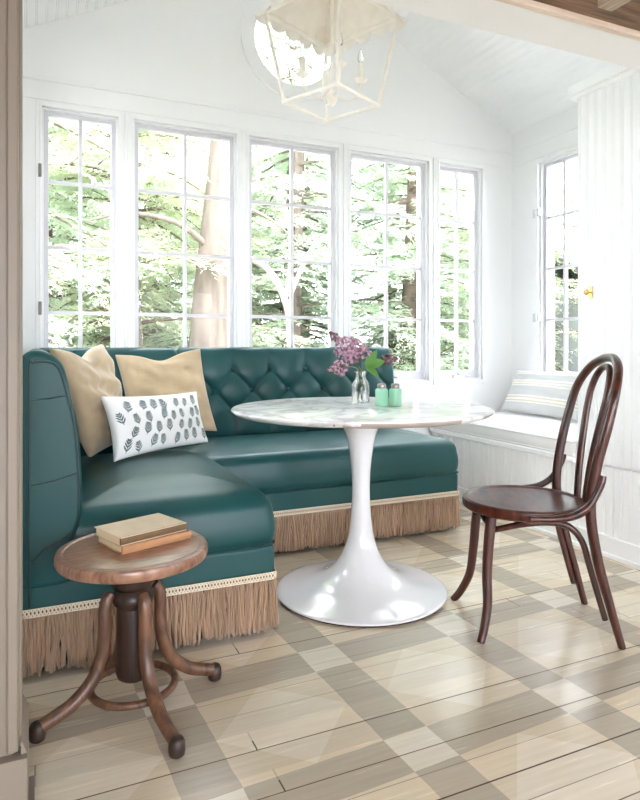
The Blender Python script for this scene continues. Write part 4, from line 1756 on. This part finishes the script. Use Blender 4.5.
def tree_meshes(seed, h, spread, nb, z_low, mat, bark, trunk_r, dens):
    r_ = random.Random(seed)
    tm = MB()
    tp = []
    ph = r_.uniform(0, 6)
    for i in range(12):
        s = i / 11
        tp.append((0.12 * sin(ph + 2.5 * s), 0.12 * cos(ph + 2 * s), h * s))
    tm.tube(tp, [trunk_r * 1.25, trunk_r, trunk_r * 0.8, trunk_r * 0.45, 0.02], 10)
    fm = MB()
    for i in range(nb):
        s = z_low + (0.99 - z_low) * (i + r_.random()) / nb
        z = h * s
        L_ = spread * (1 - s) ** 0.6 * r_.uniform(0.55, 1.15) + 0.25
        a = r_.uniform(0, 2 * pi)
        d = Vector((cos(a), sin(a), r_.uniform(-0.1, 0.35)))
        pts = []
        for k in range(6):
            q = k / 5
            pts.append(Vector((0, 0, z)) + d * L_ * q - Vector((0, 0, 0.32 * L_ * q * q)))
        tm.tube(pts, [0.022 + 0.012 * (1 - s), 0.006], 5)
        m_ = int(dens * L_)
        for k in range(m_):
            q = 0.12 + 0.88 * (k + r_.random()) / m_
            p = Vector((0, 0, z)) + d * L_ * q - Vector((0, 0, 0.32 * L_ * q * q))
            b = a + r_.choice((-1, 1)) * r_.uniform(0.4, 1.3)
            spray(fm, p, Vector((cos(b), sin(b), r_.uniform(-0.4, 0.25))), r_.uniform(0.3, 0.75) * (1.1 - 0.4 * q), r_, r_.uniform(0.05, 0.25))
    return tm, fm


protos = []
for seed, h, spread, nb, zl, mat, bark, tr, dens in ((11, 8.5, 2.6, 120, 0.04, OUT_LEAF, BARK_D, 0.16, 15), (12, 7.5, 2.4, 110, 0.05, OUT_LEAF2, BARK_D, 0.14, 15), (13, 9.5, 3.0, 110, 0.12, OUT_LEAF, BARK, 0.18, 13)):
    tm, fm = tree_meshes(seed, h, spread, nb, zl, mat, bark, tr, dens)
    r = thing('evergreen_tree', 'x', 'tree', (0, 0, -0.45), 0, 'trees outside the windows')
    obj('trunk', tm, bark, r, local=True, smooth=60)
    obj('foliage', fm, mat, r, local=True)
    protos.append(r)
used = [False] * len(protos)


def plant(k, x, y, rz, sc, label):
    src = protos[k]
    if not used[k]:
        used[k] = True
        o = src
        kids = []
    else:
        o = src.copy()
        COL.objects.link(o)
        for ch in list(src.children):
            c = ch.copy()
            COL.objects.link(c)
            c.parent = o
    o.location = (x, y, -0.45)
    o.rotation_euler = (0, 0, rz)
    o.scale = (sc, sc, sc)
    o['label'] = label
    return o


plant(0, -0.9, 8.0, 0.3, 1.0, 'green evergreen seen through the leftmost tall window')
plant(1, 1.1, 9.2, 1.2, 1.0, 'yellow-green evergreen behind the second window, left of the pale trunk')
plant(2, 4.2, 10.5, 2.0, 1.0, 'evergreen with sparse lower boughs behind the middle window')
plant(0, 6.3, 10.0, 2.9, 0.92, 'dense evergreen behind the fourth window of the back wall')
plant(1, 8.3, 9.6, 0.8, 0.95, 'yellow-green evergreen behind the narrow window at the back right')
plant(2, -3.6, 10.5, 4.0, 0.9, 'tall evergreen far left, beyond the leftmost window')
plant(0, 2.4, 14.0, 5.0, 1.15, 'distant evergreen behind the pale trunk')
plant(1, 11.2, 7.4, 3.6, 0.9, 'yellow-green evergreen seen through the right-hand side window')
plant(2, 14.0, 10.2, 1.1, 1.0, 'tall evergreen far right, behind the pale house')
plant(0, -3.6, 2.9, 1.9, 0.8, 'unseen evergreen added outside the left wall to cut the light')  # these left-hand trees are unseen, added to cut light on the cabinet
plant(1, -4.2, 0.6, 2.3, 0.8, 'unseen yellow-green evergreen added outside the left wall, nearest the camera')
plant(0, 8.6, 4.6, 0.6, 0.8, 'unseen evergreen added outside the right wall, nearer than the pale house')  # unseen tree added to dim the light from the right
plant(1, -0.4, 13.5, 2.6, 1.1, 'distant yellow-green evergreen behind the leftmost window')
plant(0, 9.6, 14.0, 4.4, 1.1, 'distant evergreen between the fourth and the narrow back window')
FAR = [(-7.5, 17, 0, 1.3), (-3.2, 18, 1, 1.35), (0.8, 18.5, 2, 1.3), (3.4, 18, 0, 1.2), (5.4, 16.5, 1, 1.15), (7.6, 18, 2, 1.1), (12.5, 16.5, 1, 1.2), (15.5, 14, 0, 1.25), (17, 9.5, 1, 1.2), (17, 5.5, 0, 1.2), (10.8, 11.4, 0, 0.7), (0.2, 10.8, 0, 0.75), (3.2, 12.0, 1, 0.8), (5.2, 12.4, 0, 0.75), (7.2, 12.0, 0, 0.7)]
for i, (x, y, k, sc) in enumerate(FAR):
    plant(k, x, y, 1.7 * i, sc, 'distant pale evergreen in the row of trees far behind the windows')

# big pale trunk outside the second window
tr = thing('leafless_tree', 'thick pale beige tree trunk outside the second tall window', 'tree', (1.95, 8.0, -0.45))
mb = MB()
mb.tube(crom([(1.95, 8.0, -0.5), (2.0, 8.0, 0.8), (2.05, 8.0, 1.7), (2.15, 8.02, 2.6), (2.25, 8.05, 3.8), (2.3, 8.1, 5.5), (2.35, 8.1, 8.0)], 6), [0.32, 0.25, 0.23, 0.22, 0.19, 0.15, 0.08], 18)
obj('trunk', mb, BARK, tr, smooth=60)
mb = MB()
mb.tube(crom([(2.1, 8.0, 2.2), (1.6, 7.8, 2.5), (1.0, 7.6, 2.55), (0.5, 7.5, 2.4)], 6), [0.05, 0.03, 0.012], 8)
mb.tube(crom([(2.2, 8.0, 2.9), (2.7, 7.8, 2.7), (3.1, 7.6, 2.35)], 6), [0.04, 0.02, 0.008], 8)
obj('bough', mb, BARK, tr, smooth=60)
# bleached branching sapling outside the middle window
sp = thing('leafless_sapling', 'bleached bare sapling with forked branches outside the middle window', 'tree', (2.55, 6.6, -0.45))
mb = MB()
mb.tube(crom([(2.66, 6.6, -0.45), (2.60, 6.6, 0.9), (2.55, 6.6, 1.45), (2.30, 6.55, 1.85), (1.90, 6.5, 2.0), (1.72, 6.5, 2.1)], 6), [0.05, 0.045, 0.04, 0.03, 0.015], 8)
obj('trunk', mb, BRANCH, sp, smooth=60)
for pts in ([(2.52, 6.6, 1.50), (2.60, 6.6, 2.0), (2.52, 6.6, 2.6), (2.25, 6.6, 2.75), (2.15, 6.6, 3.1), (1.95, 6.6, 3.4)], [(2.58, 6.6, 1.55), (2.85, 6.6, 2.1), (3.15, 6.6, 2.35), (3.5, 6.6, 2.7)], [(2.25, 6.6, 2.75), (1.95, 6.6, 2.55), (1.85, 6.6, 2.2)]):
    mb = MB()
    mb.tube(crom(pts, 6), [0.028, 0.02, 0.008], 7)
    obj('branch', mb, BRANCH, sp, smooth=60)
# pale house beyond the right-hand window
hs = thing('neighbouring_house', 'pale sided house partly seen through the right-hand window', 'house', (12.0, 9.6, -0.45))
mb = MB()
for k in range(16):
    z = -0.4 + k * 0.16
    mb.prism([(0, z), (0.02, z), (0.0, z + 0.16)], 0, 5.0, lambda u, v, w: (10.0 + w, 9.0 - u, v))
mb.box(10.0, 15.0, 9.001, 12, -0.45, 2.16)
obj('wall', mb, SIDING, hs)
mb = MB()
mb.prism([(8.7, 2.1), (10.5, 3.2), (12.3, 2.1), (12.3, 2.2), (10.5, 3.3), (8.7, 2.2)], 9.7, 15.3, lambda u, v, w: (w, u, v))
obj('roof', mb, ROOF, hs)
